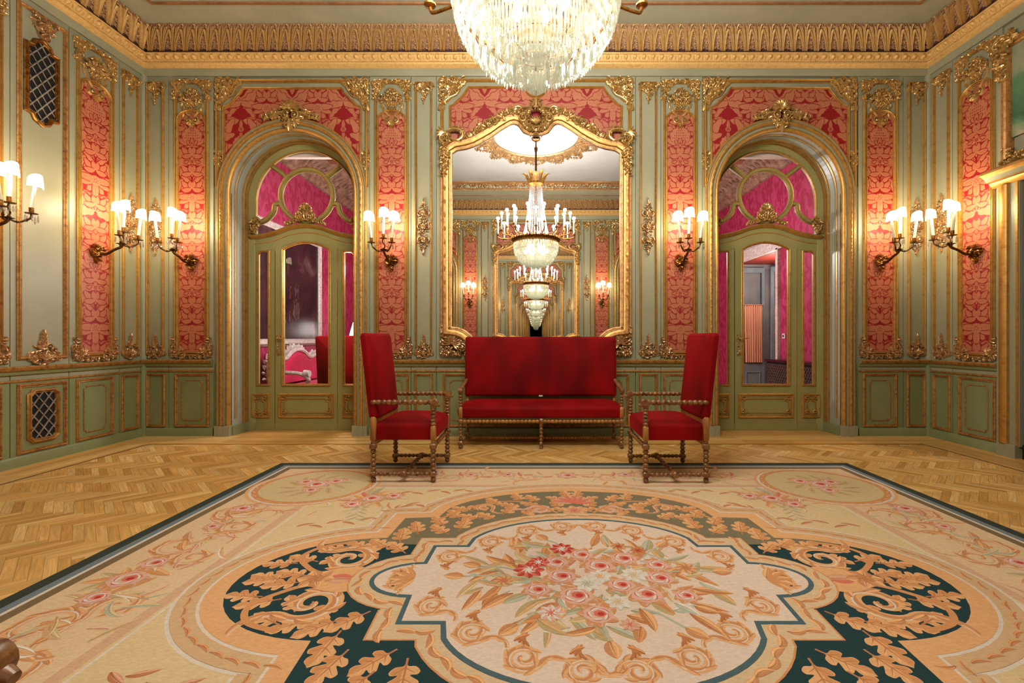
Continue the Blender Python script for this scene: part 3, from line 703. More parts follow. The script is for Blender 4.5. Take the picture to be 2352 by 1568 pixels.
def build_mirror(loc, rot, label, group):
    root = tag(empty('wall_mirror', loc, rot), label, 'mirror', group)
    P = mirror_outline()
    g = MB(); g.uvh([(u, v-1.0, 0.03) for u, v in P], [tuple(range(len(P)))]); g.build('mirror_glass', MIRROR, root, smooth=False)
    f = MB(); prof = [(-0.004,0.022),(-0.004,0.05),(0.012,0.056),(0.016,0.046),(0.03,0.05),(0.038,0.07),(0.06,0.08),(0.09,0.084),(0.105,0.072),(0.11,0.05),(0.132,0.052),(0.14,0.03),(0.14,-0.018)]
    Q = [(u, v-1.0) for u, v in P]; sweep(f, Q, prof, True, [1,1,1,1,1,0,1,1,0,1,1,1])
    for s in (-1, 1):
        for k in range(12):
            z = 0.5+k*0.16; leaf(f, s*1.09, z, 90, 0.07, 0.022, 0.012, 0, 0.078); leaf(f, s*1.09, z+0.01, 60, 0.05, 0.013, 0.012, 30, 0.078); leaf(f, s*1.09, z+0.01, 120, 0.05, 0.013, 0.012, -30, 0.078)
    f.build('mirror_frame', [GOLD, GOLDL], root)
    place(orn('mirror_crest', o_mirror_crest, GOLDC), 'mirror_crest', root, (0, -0.075, 2.80))
    for s in (-1, 1):
        place(orn('carved_shoulder', o_mirror_shoulder, GOLDC), 'carved_shoulder', root, (-s*1.085, -0.06, 2.56), 0, (s, 1, 1))
        place(orn('carved_foot', o_mirror_foot, GOLDA), 'carved_foot', root, (-s*1.05, -0.03, 0.03), 0, (s, 1, 1))
        t = MB(); foliage(t, [(-0.10,2.96),(-0.33,2.94),(-0.55,2.81),(-0.76,2.67),(-0.74,2.60),(-0.5,2.72),(-0.3,2.84),(-0.10,2.84)], 66, 0.04, 0.075, 63, 0.03, 0.024); scroll(t, -0.22, 2.89, 0.055, 0, 1.5, 1, 0.013, 0.03, 0.03); scroll(t, -0.5, 2.76, 0.05, 200, 1.5, -1, 0.013, 0.03, 0.03)
        trail(t, [(-0.12*1, 2.86), (-0.3, 2.89), (-0.5, 2.79), (-0.72, 2.64), (-0.86, 2.58)], 0.018, 0.06, 61); trail(t, [(-0.15, 2.83), (-0.3, 2.86), (-0.5, 2.76), (-0.72, 2.62), (-0.86, 2.56)], 0.022, 0.05, 67)
        m = t.mesh('leaf_garland', GOLDC) if s > 0 else None
        if s > 0: gm = m
        else: gm = t.mesh('leaf_garland', GOLDC)
        place(gm, 'leaf_garland', root, (0, -0.05, 0), 0, (s, 1, 1))
    return root

wall_back = tag(wall_face(-W, W, (-DOOR_U, DOOR_U)).build('wall_back', [PAINT, DADO], None, (0, D, 0), smooth=False), kind='structure')
mirror_bay(wall_back)
for s in (-1, 1):
    def span(a, b): return tuple(sorted((s*a/K, s*b/K)))
    small_bay(wall_back, s*257/K, *span(228, 286))
    silk_bay(wall_back, s*330/K, *span(286, 381))
    door_bay(wall_back, s*DOOR_U)
    silk_bay(wall_back, s*787/K, *span(738, 841))
    small_bay(wall_back, s*870/K, *span(841, 898))
    rail_piece(wall_back, *span(738, 902))
rail_piece(wall_back, -381/K, 381/K)
bm_ = MB(); base_piece(bm_, -381/K, 381/K); base_piece(bm_, -W, -738/K); base_piece(bm_, 738/K, W)
base_back = tag(bm_.build('baseboard_back', DADO, None, (0, D-0.001, 0)), kind='structure')
# the opposite wall repeats the same scheme; the mirror shows it
wall_front = copy_tree(wall_back); wall_front.name = 'wall_front'; wall_front.location = (0, -B, 0); wall_front.rotation_euler = (0, 0, PI)
for s in (-1, 1):
    m = MB(); m.ubox(s*DOOR_U-ARCH_R, s*DOOR_U+ARCH_R, 0, ARCH_Z+ARCH_R, -0.4, -0.36, 0); m.build('closed_door_leaf', DOORP, wall_front, smooth=False)
bf = copy_tree(base_back); bf.name = 'baseboard_front'; bf.location = (0, -B+0.001, 0); bf.rotation_euler = (0, 0, PI)
build_mirror((0, D-0.018, 1.0), 0, 'tall gilt-framed wall mirror above the settee, reflecting the hanging chandelier', 'wall mirrors facing each other')
build_mirror((0, -B+0.018, 1.0), PI, 'second gilt mirror seen only as a smaller reflection inside the mirror above the settee', 'wall mirrors facing each other')

# ---------------------------------------------------------------- side walls
def plain_panel(parent, uc, hw, h=0.018):
    m = MB(); sweep(m, rect(-hw, hw, 1.0, 4.27), gprof(0.02, 0.026), True); m.build('panel_moulding', GOLDL, parent, (uc, -h, 0))
    put('carved_crest', o_grille_crest, parent, uc, 4.2, h, mat=GOLDA); put('carved_panel_foot', o_bottom_drop, parent, uc, 1.06, h, 1.25, 1.15, mat=GOLDA)
def side_wall(name, loc, rot, sg):
    """sg maps depth Y to the wall's own u"""
    w = tag(wall_face(*sorted((sg*-B, sg*D))).build(name, [PAINT, DADO], None, loc, rot, smooth=False), kind='structure')
    S = lambda a, b: tuple(sorted((sg*a, sg*b)))
    small_bay(w, sg*5.325, *S(5.19, 5.47)); silk_bay(w, sg*4.905, *S(4.63, 5.19))
    return w, S
wall_left, SL = side_wall('wall_left', (-W, 0, 0), PI/2, 1)
board(wall_left, 4.11, 4.63); plain_panel(wall_left, 4.385, 0.205)
dado_panel(wall_left, 4.385, 0.205, inner=False)
silk_bay(wall_left, 3.84, 3.56, 4.11); small_bay(wall_left, 3.42, 3.28, 3.56)
board(wall_left, 1.0, 3.28); rail_piece(wall_left, -B, D)
bm_ = MB(); base_piece(bm_, -B, D); tag(bm_.build('baseboard_left', DADO, None, (-W+0.001, 0, 0), PI/2), kind='structure')
wall_right, SR = side_wall('wall_right', (W, 0, 0), -PI/2, -1)
rail_piece(wall_right, -D, -4.66)
bm_ = MB(); base_piece(bm_, -D, -4.66); tag(bm_.build('baseboard_right', DADO, None, (W-0.001, 0, 0), -PI/2), kind='structure')
# concave corner strips
for sx in (-1, 1):
    m = MB(); lathe(m, (sx*(W-0.012), D-0.012, 0.0), (sx*(W-0.012), D-0.012, 4.36), [(0, 0.05), (0.2, 0.05), (0.2001, 0.05), (1, 0.05)], 12)
    for i, f in enumerate(m.f): m.m[i] = 1 if max(m.v[k][2] for k in f) < 0.9 else 0
    m.build('corner_bead', [PAINT, DADO], wall_left if sx < 0 else wall_right)
    ob = [o for o in (wall_left if sx < 0 else wall_right).children if o.name.startswith('corner_bead')][0]
    ob.matrix_parent_inverse = (Matrix.Translation((sx*-W, 0, 0)) @ Matrix.Rotation(PI/2 if sx < 0 else -PI/2, 4, 'Z')).inverted() if False else Matrix.Identity(4)
    ob.data.transform((Matrix.Translation((sx*W, 0, 0)) @ Matrix.Rotation(PI/2 if sx < 0 else -PI/2, 4, 'Z')).inverted())

# ---------------------------------------------------------------- vent grilles on the wall beside the chimney side
def grille(name, loc, rot, hw, hh, label, ogee):
    r = tag(empty(name, loc, rot), label, 'vent grille', 'lattice vent grilles in the wall')
    if ogee:
        up = [(hw, hh*0.78), (hw*0.62, hh*0.80), (hw*0.45, hh*0.93), (0.0, hh), (-hw*0.45, hh*0.93), (-hw*0.62, hh*0.80), (-hw, hh*0.78)]
        P = up + [(u, -v) for u, v in reversed(up)]
    else:
        c = 0.035; P = [(hw, -hh+c), (hw, hh-c), (hw-c*0.6, hh-c*0.6), (hw-c, hh), (-hw+c, hh), (-hw+c*0.6, hh-c*0.6), (-hw, hh-c), (-hw, -hh+c), (-hw+c*0.6, -hh+c*0.6), (-hw+c, -hh), (hw-c, -hh), (hw-c*0.6, -hh+c*0.6)]
    m = MB(); m.uvh([(u, v, 0.002) for u, v in P], [tuple(range(len(P)))]); m.build('backing', BLACK, r, smooth=False)
    m = MB(); sweep(m, P, gprof(0.02, 0.034), True)
    for k in range(int(hh*2/0.022) if ogee else 0):
        for s in (-1, 1):
            v = -hh*0.76+k*0.0167*hh*2/0.75*0.9
            if v < hh*0.76: bead(m, s*(hw-0.004), v, 0.03, 0.008, 0.008, seg=5)
    m.build('frame', GOLDL if not ogee else BRASS, r)
    m = MB(); st = 0.07; R = hw+hh
    for d in (-1, 1):
        n = int(R*2/st)
        for k in range(-n, n+1):
            c = k*st*1.25; pts = []
            t = -hh
            seg = []
            for i in range(81):
                v = -hh+2*hh*i/80; u = c + d*v*0.75
                ok = inpoly((u, v), P)
                if ok: seg.append((u, v))
            if len(seg) > 3: sweep(m, [seg[0], seg[-1]], [(-0.005,0.006),(-0.005,0.012+0.003*d),(0.005,0.012+0.003*d),(0.005,0.006)])
    if ogee:
        for i in range(-8, 9):
            for j in range(-20, 21):
                u, v = i*st*0.62, j*st*0.83
                if (i+j) % 2 == 0 and inpoly((u, v), P): bead(m, u, v, 0.012, 0.008, 0.008, seg=6)
    m.build('lattice', LATT, r)
    return r
grille('vent_grille', (-W+0.018, 4.37, 3.63), PI/2, 0.135, 0.40, 'tall curved black lattice grille high on the wall above the plain panel', True)
grille('vent_grille', (-W+0.018, 4.385, 0.445), PI/2, 0.125, 0.235, 'small notched lattice grille low in the green dado, near the floor', False)

# ---------------------------------------------------------------- cornice
CY = (D-B)/2; HL = (D+B)/2
PROF = [(0.0,4.345),(0.035,4.35),(0.04,4.36),(0.045,4.435),(0.07,4.445),(0.095,4.46),(0.10,4.475),(0.09,4.485),(0.10,4.49),(0.135,4.545),(0.15,4.55),(0.155,4.560),(0.15,4.564),(0.135,4.568),(0.135,4.604)]
COVE = [(0.135,4.604),(0.165,4.618),(0.20,4.648),(0.235,4.69),(0.268,4.735),(0.295,4.775),(0.315,4.79)]
m = MB(); allp = PROF + COVE[1:]; mats = [0,0,0,1,1,1,1,1,1,1,1,2,2,2] + [3]*6
def ring(h, z): return [(-W+h, D-h, z), (W-h, D-h, z), (W-h, -B+h, z), (-W+h, -B+h, z)]
vs = [p for h, z in allp for p in ring(h, z)]
for i in range(len(allp)-1):
    for k in range(4):
        k2 = (k+1) % 4; m.f.append((i*4+k, i*4+k2, i*4+4+k2, i*4+4+k)); m.m.append(mats[i]); m.c.append(None)
m.v = vs
cornice = tag(m.build('trim_1', [PAINT, GOLDM, pbr('dark_fillet', rgb(84, 50, 46), rough=0.6), GOLDP], None, angle=25), kind='structure')
cl = [0.0]
for a, b in zip(COVE[:-1], COVE[1:]): cl.append(cl[-1]+math.hypot(b[0]-a[0], b[1]-a[1]))
def coveat(v):
    v = max(0, min(v, cl[-1]-1e-5)); i = max(k for k in range(len(cl)-1) if cl[k] <= v); t = (v-cl[i])/(cl[i+1]-cl[i]); a, b = COVE[i], COVE[i+1]
    tx, tz = b[0]-a[0], b[1]-a[1]; l = math.hypot(tx, tz); return (a[0]+tx*t, a[1]+tz*t, tz/l, -tx/l)
UNIT = 0.143; CLN = cl[-1]
def acanthus_unit():
    m = MB()
    for i, (s, L, c) in enumerate(((-0.034, 0.28, 16), (-0.0115, 0.31, 4), (0.0115, 0.31, -4), (0.034, 0.28, -16))):   # fanned plume
        n = 7; pts = [(s*(0.72+1.35*t**1.8), 0.004+L*t*0.80*(1-0.1*abs(s)/0.03*t)) for t in [k/n for k in range(n+1)]]
        ribbon(m, pts, [0.0056-0.001*t for t in [k/n for k in range(n+1)]], [0.026-0.002*t for t in [k/n for k in range(n+1)]], 0.014, 0)
    for s in (-1, 1):
        ribbon(m, smoothpath([(s*0.02, 0.01), (s*0.03, 0.10), (s*0.046, 0.17), (s*0.066, 0.2)]), [0.006]*19, [0.02]*19, 0.01, 0)
        ribbon(m, smoothpath([(s*0.016, 0.02), (s*0.027, 0.16), (s*0.045, 0.235), (s*0.069, 0.262)]), [0.006]*19, [0.02]*19, 0.012, 0)
    R = random.Random(71)
    for tier, v in enumerate((0.03, 0.075, 0.12, 0.165, 0.225)):
        for s in (-1, 1):
            for k in range(2):
                leaf(m, s*(0.0715-0.004), v, 90-s*(-40-50*k)*-1 if False else 90+s*(20+55*k), 0.04, 0.010, 0.02, s*70, 0.004+0.004*k, 1, 4)
            bead(m, s*0.058, v+0.012, 0.01, 0.008, 0.012, 1, 5)
    for s in (-0.05, -0.018, 0.018, 0.05):
        bead(m, s, CLN-0.012, 0.004, 0.014, 0.016, 1, 6); leaf(m, s, CLN-0.05, 90, 0.04, 0.011, 0.016, 0, 0.004, 1, 4)
    return m
AU = acanthus_unit()
def cornice_carving(half):
    m = MB(); n = int(round(2*half/UNIT))
    for i in range(n):
        sc = -half+(i+0.5)*2*half/n; vs = []
        for x, y, z in AU.v:
            h, zz, nh, nz = coveat(z); k = -y; H = h+nh*k; Z = zz+nz*k
            vs.append(((sc+x)*(half-h)/half, -H, Z))
        b = len(m.v); m.v.extend(vs); m.f.extend([tuple(b+q for q in f) for f in AU.f]); m.m.extend(AU.m); m.c.extend(AU.c)
    return m.mesh('acanthus_cove', [GOLDM, GOLDP])
def egg_band(half):
    m = MB(); n = int(round(2*half/0.11))
    for i in range(n):
        sc = (-half+(i+0.5)*2*half/n)*(half-0.12)/half
        bead(m, sc, 4.524, 0.115, 0.026, 0.045, 0, 8); leaf(m, sc+0.055, 4.548, -90, 0.05, 0.012, 0.02, 0, 0.112, 0, 4)
        leaf(m, sc-0.03, 4.505, 60, 0.05, 0.009, 0.018, 50, 0.105, 0, 4); leaf(m, sc+0.03, 4.505, 120, 0.05, 0.009, 0.018, -50, 0.105, 0, 4)
        for k in range(4): bead(m, sc-0.04+0.0275*k, 4.492, 0.095, 0.009, 0.012, 0, 5)
    return m.mesh('egg_and_leaf_band', GOLDM)
cb, cs, eb, es = cornice_carving(W), cornice_carving(HL), egg_band(W), egg_band(HL)
for me, lo, ro in ((cb, (0,D,0), 0), (cs, (-W,CY,0), PI/2), (cs, (W,CY,0), -PI/2), (cb, (0,-B,0), PI)): place(me, 'acanthus_cove', cornice, lo, ro)
for me, lo, ro in ((eb, (0,D,0), 0), (es, (-W,CY,0), PI/2), (es, (W,CY,0), -PI/2), (eb, (0,-B,0), PI)): place(me, 'egg_and_leaf_band', cornice, lo, ro)

# ---------------------------------------------------------------- ceiling
ZS, ZC, HS = 4.79, 4.98, 1.03
m = MB()
def rq(h0, z0, h1, z1, mt):
    a, b = ring(h0, z0), ring(h1, z1)
    for k in range(4):
        k2 = (k+1) % 4; m.add([a[k], a[k2], b[k2], b[k]], [(0,1,2,3)], mt)
rq(0.30, ZS, HS, ZS, 0); rq(HS, ZS, HS, ZS+0.02, 1); rq(HS, ZS+0.02, HS-0.02, ZS+0.06, 1); rq(HS-0.02, ZS+0.06, HS-0.02, ZC-0.05, 0); rq(HS-0.02, ZC-0.05, HS+0.10, ZC, 1)
m.add(ring(HS+0.10, ZC), [(0,1,2,3)], 2)
ceiling = tag(m.build('ceiling', [SOFFIT, GOLDA, CEIL], None, smooth=False), kind='structure')
m = MB()
for k in range(4):
    a, b = ring(0.62, ZS-0.004), ring(0.655, ZS-0.004); k2 = (k+1) % 4
    c, d = ring(0.627, ZS-0.016), ring(0.648, ZS-0.016)
    m.add([a[k], a[k2], c[k2], c[k]], [(0,1,2,3)]); m.add([c[k], c[k2], d[k2], d[k]], [(0,1,2,3)]); m.add([d[k], d[k2], b[k2], b[k]], [(0,1,2,3)])
m.build('soffit_moulding', pbr('red_gilt_line', rgb(176, 120, 74), rgb(140, 92, 56), scale=12, rough=0.5, metal=0.2), ceiling, smooth=False)
def swag(half):
    m = MB(); n = 12; w = 2*half/n
    foliage(m, [(-half, 0.10), (half, 0.10), (half, 0.15), (-half, 0.15)], 420, 0.05, 0.09, 91, 0.02, 0.02)
    for i in range(n):
        u0 = -half+i*w; trail(m, [(u0, 0.1), (u0+w*0.25, 0.035), (u0+w*0.5, 0.015), (u0+w*0.75, 0.035), (u0+w, 0.1)], 0.02, 0.045, 93+i)
        shell(m, u0+w/2, 0.13, 0.07, -170, -10, 7, 0.03, 0.01); leaf(m, u0, 0.12, -90, 0.1, 0.02, 0.025)
    return m.mesh('swag_frieze', GOLDA)
sw = swag(W-HS); ss = swag(HL-HS)
for me, lo, ro in ((sw, (0,D-HS+0.02,ZS+0.02), 0), (sw, (0,-B+HS-0.02,ZS+0.02), PI), (ss, (-W+HS-0.02,CY,ZS+0.02), PI/2), (ss, (W-HS+0.02,CY,ZS+0.02), -PI/2)): place(me, 'swag_frieze', ceiling, lo, ro)
CHY = 2.32
m = MB()       # medallion, built in wall coordinates then turned to face down
NR = 96
P = arc(0, 0, 0.93, 0, 360, NR)[:-1]
sweep(m, P, [(-0.14,0),(-0.13,0.02),(-0.1,0.03),(-0.05,0.026),(0.0,0.04),(0.06,0.03),(0.1,0.035),(0.13,0.02),(0.14,0)], True)
R = random.Random(5)
for i in range(230):
    a = 360*i/230; r = R.uniform(0.8, 1.06); leaf(m, r*cos(math.radians(a)), r*sin(math.radians(a)), a+R.uniform(-80, 80), R.uniform(0.08, 0.14), 0.025, 0.03, R.uniform(-60, 60), 0.025)
for i in range(8):
    a = 45*i+22; c, s_ = cos(math.radians(a)), sin(math.radians(a)); shell(m, 0.95*c, 0.95*s_, 0.17, a-95, a+95, 9, 0.05, 0.03)
for i in range(16):
    a = 22.5*i; c, s_ = cos(math.radians(a)), sin(math.radians(a)); q = [(1.0+0.28*(1-cos(2*PI*t))/2, a-13+26*t) for t in [k/8 for k in range(9)]]
    trail(m, [(r*cos(math.radians(b)), r*sin(math.radians(b))) for r, b in q], 0.018, 0.05, 101+i, 0.02)
med = m.mesh('ceiling_medallion', GOLDA); med.transform(Matrix.Rotation(math.radians(90), 4, 'X')); med.transform(Matrix.Scale(-1, 4, (0,0,1)) if max(v.co.z for v in med.vertices) > 0.02 else Matrix.Identity(4))
place(med, 'ceiling_medallion', ceiling, (0, CHY, ZC-0.002))

# ---------------------------------------------------------------- parquet floor: herringbone blocks laid one by one
def parquet():
    R = random.Random(2); w, L = 0.05, 0.30; m = MB()
    rot = math.radians(-45); cr, sr = cos(rot), sin(rot)
    x0, x1, y0, y1 = -W+0.46, W-0.46, -B+0.46, D-0.46
    cols = [rgb(238,190,112), rgb(230,180,98), rgb(222,170,90), rgb(242,200,126), rgb(214,158,80), rgb(234,184,106)]
    m.add([(-W,-B,-0.003),(W,-B,-0.003),(W,D,-0.003),(-W,D,-0.003)], [(0,1,2,3)], 1, rgb(96,60,28))
    g = 0.0006; uvs = []
    def plank(ax, ay, bx, by, horiz):
        cx, cy = (ax+bx)/2, (ay+by)/2; X, Y = cx*cr-cy*sr, cx*sr+cy*cr+2.0
        if not (x0-0.12 < X < x1+0.12 and y0-0.12 < Y < y1+0.12): return
        vs = [(ax+g,ay+g),(bx-g,ay+g),(bx-g,by-g),(ax+g,by-g)]
        c = R.choice(cols); k = R.uniform(0.86, 1.08); o = R.uniform(0, 50)
        m.add([(x*cr-y*sr, x*sr+y*cr+2.0, R.uniform(-0.0003, 0.0)) for x, y in vs], [(0,1,2,3)], 0, (c[0]*k, c[1]*k, c[2]*k, 1))
        uvs.append([(0,o),(L,o),(L,o+w),(0,o+w)] if horiz else [(0,o),(0,o+w),(L,o+w),(L,o)])
    uvs.append([(0,0)]*4)
    for n in range(-170, 171):
        for j in range(-22, 23):
            bx = n*w+2*L*j; by = n*w
            plank(bx, by, bx+L, by+w, True); plank(bx+L, by+w-L, bx+L+w, by+w, False)
    # straight border boards and a dark stringing line
    def strip(a, b, c, d, along_x, col):
        m.add([(a,c,0.0006),(b,c,0.0006),(b,d,0.0006),(a,d,0.0006)], [(0,1,2,3)], 0, col); o = R.uniform(0, 50); l = (b-a) if along_x else (d-c); t = (d-c) if along_x else (b-a)
        uvs.append([(0,o),(l,o),(l,o+t),(0,o+t)] if along_x else [(0,o),(0,o+t),(l,o+t),(l,o)])
    bw = 0.46; nb = 6
    for k in range(nb):
        a = k*bw/nb
        for (ax, bx, cy, dy, ix) in ((-W, W, D-a-bw/nb+0.0008, D-a, True), (-W, W, -B+a, -B+a+bw/nb-0.0008, True), (-W+a, -W+a+bw/nb-0.0008, -B+bw, D-bw, False), (W-a-bw/nb+0.0008, W-a, -B+bw, D-bw, False)):
            Lt = (bx-ax) if ix else (dy-cy); n = max(1, int(Lt/1.1))
            for q in range(n):
                c = R.choice(cols); kk = R.uniform(0.85, 1.0); c = (c[0]*kk, c[1]*kk, c[2]*kk, 1)
                if ix: strip(ax+Lt*q/n, ax+Lt*(q+1)/n-0.0008, cy, dy, True, c)
                else: strip(ax, bx, cy+Lt*q/n, cy+Lt*(q+1)/n-0.0008, False, c)
    dk = rgb(100, 60, 34); e = 0.02
    for args in ((x0-e, x1+e, y1, y1+e, True), (x0-e, x1+e, y0-e, y0, True), (x0-e, x0, y0-e, y1+e, False), (x1, x1+e, y0-e, y1+e, False)):
        a, b, c, d, ix = args; m.add([(a,c,0.0012),(b,c,0.0012),(b,d,0.0012),(a,d,0.0012)], [(0,1,2,3)], 0, dk); uvs.append([(0,0),(1,0),(1,0.02),(0,0.02)])
    mt, nt, out = new_mat('oak_parquet'); Lk = nt.links.new
    p = N(nt, 'ShaderNodeBsdfPrincipled'); p.inputs['Roughness'].default_value = 0.34; p.inputs['Specular IOR Level'].default_value = 0.45
    uv = N(nt, 'ShaderNodeUVMap', uv_map='grain'); mp = N(nt, 'ShaderNodeMapping'); mp.inputs['Scale'].default_value = (5, 70, 1); Lk(uv.outputs[0], mp.inputs['Vector'])
    nz = N(nt, 'ShaderNodeTexNoise'); nz.inputs['Scale'].default_value = 1.0; nz.inputs['Detail'].default_value = 5; nz.inputs['Distortion'].default_value = 0.6; Lk(mp.outputs[0], nz.inputs['Vector'])
    mr = N(nt, 'ShaderNodeMapRange'); mr.inputs['From Min'].default_value = 0.3; mr.inputs['From Max'].default_value = 0.75; mr.inputs['To Min'].default_value = 1.08; mr.inputs['To Max'].default_value = 0.7; Lk(nz.outputs['Fac'], mr.inputs['Value'])
    at = N(nt, 'ShaderNodeAttribute', attribute_name='col')
    mu = N(nt, 'ShaderNodeVectorMath', operation='SCALE'); Lk(at.outputs['Color'], mu.inputs[0]); Lk(mr.outputs['Result'], mu.inputs['Scale'])
    Lk(mu.outputs[0], p.inputs['Base Color'])
    rr = N(nt, 'ShaderNodeMapRange'); rr.inputs['To Min'].default_value = 0.26; rr.inputs['To Max'].default_value = 0.44; Lk(nz.outputs['Fac'], rr.inputs['Value']); Lk(rr.outputs['Result'], p.inputs['Roughness'])
    Lk(p.outputs[0], out.inputs['Surface'])
    me = m.mesh('floor', [mt, mt], smooth=False)
    u = me.uv_layers.new(name='grain'); flat = []
    for q in uvs:
        for a, b in q: flat += [a, b]
    u.data.foreach_set('uv', flat)
    return me
floor = tag(place(parquet(), 'floor'), kind='structure')
# ---------------------------------------------------------------- glazed doors with arched transoms
def build_door(name, x):
    r = tag(empty(name, (x, D+0.33, 0)), kind='structure')
    m = MB()      # fixed frame
    p = [(-0.70, 0.0)] + arc(0, ARCH_Z, 0.70, 180, 0, 40) + [(0.70, 0.0)]
    sweep(m, p, [(-0.046,-0.05),(-0.046,0.0),(-0.03,0.012),(0.02,0.012),(0.03,0.02),(0.046,0.02),(0.046,-0.05)], False, [0,0,0,0,1,0])
    q = [(-0.652, 2.62)] + arc(0, ARCH_Z, 0.652, 180, 0, 40) + [(0.652, 2.62)]; sweep(m, q, gprof(0.012, 0.02), False, 1)
    crv = smoothpath([(-0.70,2.475),(-0.55,2.495),(-0.38,2.535),(-0.2,2.60),(0,2.625),(0.2,2.60),(0.38,2.535),(0.55,2.495),(0.70,2.475)], 5)
    for a, b in zip(crv[:-1], crv[1:]): m.uvh([(a[0],a[1]-0.19,0.004),(b[0],b[1]-0.19,0.004),(b[0],b[1],0.004),(a[0],a[1],0.004),(a[0],a[1]-0.19,-0.05),(b[0],b[1]-0.19,-0.05),(b[0],b[1],-0.05),(a[0],a[1],-0.05)], [(0,1,2,3),(3,2,6,7),(0,4,5,1)], 0)
    sweep(m, crv, [(-0.03,0),(-0.025,0.02),(-0.012,0.03),(0,0.055),(0.014,0.062),(0.022,0.05),(0.022,-0.05)], False, [0,1,1,1,0,0])
    sweep(m, [(u, v-0.085) for u, v in crv], bprof(0.006, 0.01), False, 1)
    m.build('door_frame', [DOORP, GOLD], r)
    # tracery of the transom
    m = MB(); zc = 3.02
    bar = [(-0.03,-0.03),(-0.03,0.004),(-0.02,0.016),(-0.012,0.008),(0.012,0.008),(0.02,0.016),(0.03,0.004),(0.03,-0.03)]
    mt = [0,1,1,0,1,1,0]
    sweep(m, arc(0, zc, 0.338, 0, 360, 56)[:-1], bar, True, mt)
    for s in (-1, 1):
        a = math.radians(90+s*47); sweep(m, [(0.35*cos(a), zc+0.35*sin(a)), (0.60*cos(a)*1.0, ARCH_Z+0.05+0.60*sin(a))], bar, False, mt)
        pts = smoothpath([(s*0.335, 2.915), (s*0.405, 2.905), (s*0.425, 2.82), (s*0.48, 2.745), (s*0.55, 2.695), (s*0.65, 2.665)], 6); sweep(m, pts, bar, False, mt)
    m.build('transom_tracery', [DOORP, GOLD], r)
    g = MB(); P = [(-0.655, 2.45)] + arc(0, ARCH_Z, 0.655, 180, 0, 40) + [(0.655, 2.45)]; g.uvh([(u, v, -0.02) for u, v in P], [tuple(range(len(P)))]); g.build('transom_pane', GLASS, r, smooth=False)
    place(orn('transom_crest', o_transom_crest, GOLDC), 'transom_crest', r, (0, -0.02, 2.71))
    for s in (-1, 1): place(orn('carved_console', o_console, GOLDC), 'carved_console', r, (-s*0.655, -0.01, 2.65), 0, (s, 1, 1))
    def panel(m, uc, hw, z0, z1):
        sweep(m, rect(uc-hw, uc+hw, z0, z1), gprof(0.018, 0.022), True, 1); a = hw-0.05; c = 0.03
        sweep(m, [(uc-a+c, z0+0.05), (uc+a-c, z0+0.05), (uc+a, z0+0.05+c), (uc+a, z1-0.05-c), (uc+a-c, z1-0.05), (uc-a+c, z1-0.05), (uc-a, z1-0.05-c), (uc-a, z0+0.05+c)], bprof(0.006, 0.012), True, 1)
        for su in (-1, 1):
            for sv in (-1, 1):
                cu, cv = uc+su*(hw-0.05), (z0+z1)/2+sv*((z1-z0)/2-0.05); foliage(m, [(cu-0.035, cv-0.035), (cu+0.035, cv-0.035), (cu+0.035, cv+0.035), (cu-0.035, cv+0.035)], 9, 0.025, 0.045, 7, 0.008, 0.012, 1)
    for s in (-1, 1):      # fixed sidelights
        m = MB(); U = lambda a, b: tuple(sorted((s*a, s*b)))
        for a, b, c, d in ((0.404, 0.48, 0.0, 2.46), (0.625, 0.69, 0.0, 2.46), (0.48, 0.625, 0.0, 0.582), (0.48, 0.625, 2.30, 2.46)): m.ubox(*U(a, b), c, d, -0.05, 0.0, 0)
        e = 0.04; pth = [(s*0.48, 0.582), (s*0.625, 0.582), (s*0.625, 2.30-e), (s*0.625-s*e, 2.30), (s*0.48, 2.30)]
        if s < 0: pth = pth[::-1]
        sweep(m, pth, gprof(0.014, 0.022), True, 1); panel(m, s*0.584, 0.10, 0.174, 0.454)
        m.ubox(*U(0.404, 0.70), 0, 0.088, -0.01, 0.008, 0)
        o = m.build('sidelight', [DOORP, GOLD], r)
        g = MB(); g.uvh([(s*0.48, 0.58, -0.02), (s*0.63, 0.58, -0.02), (s*0.63, 2.30, -0.02), (s*0.48, 2.30, -0.02)], [(0,1,2,3)]); g.build('sidelight_pane', GLASS, o, smooth=False)
    m = MB()               # the opening leaf
    m.ubox(-0.40, -0.30, 0, 2.47, -0.05, 0.002, 0); m.ubox(0.30, 0.40, 0, 2.47, -0.05, 0.002, 0); m.ubox(-0.30, 0.30, 0, 0.582, -0.05, 0.002, 0)
    top = [(u, 2.325+0.09*(1-(u/0.30)**2)) for u in [-0.30+0.06*i for i in range(11)]]
    for a, b in zip(top[:-1], top[1:]): m.uvh([(a[0],a[1],0.002),(b[0],b[1],0.002),(b[0],2.47,0.002),(a[0],2.47,0.002)], [(0,1,2,3)], 0)
    sweep(m, [(-0.30, 0.582), (0.30, 0.582)] + top[::-1], gprof(0.016, 0.024), True, 1)
    panel(m, 0, 0.34, 0.174, 0.454); m.ubox(-0.40, 0.40, 0, 0.088, -0.01, 0.01, 0)
    m.ubox(0.398, 0.402, 0, 2.3, -0.03, 0.006, 1); m.ubox(-0.402, -0.398, 0, 2.3, -0.03, 0.006, 2)
    lf = m.build('door_leaf', [DOORP, GOLD, GROOVE], r)
    g = MB(); P = [(-0.305, 0.58), (0.305, 0.58)] + [(u, v+0.004) for u, v in top[::-1]]; g.uvh([(u, v, -0.02) for u, v in P], [tuple(range(len(P)))]); g.build('leaf_pane', GLASS, lf, smooth=False)
    h = MB(); foliage(h, [(-0.022,-0.14),(0.022,-0.14),(0.016,0.0),(0.022,0.14),(-0.022,0.14),(-0.016,0.0)], 30, 0.02, 0.035, 77, 0.012, 0.01)
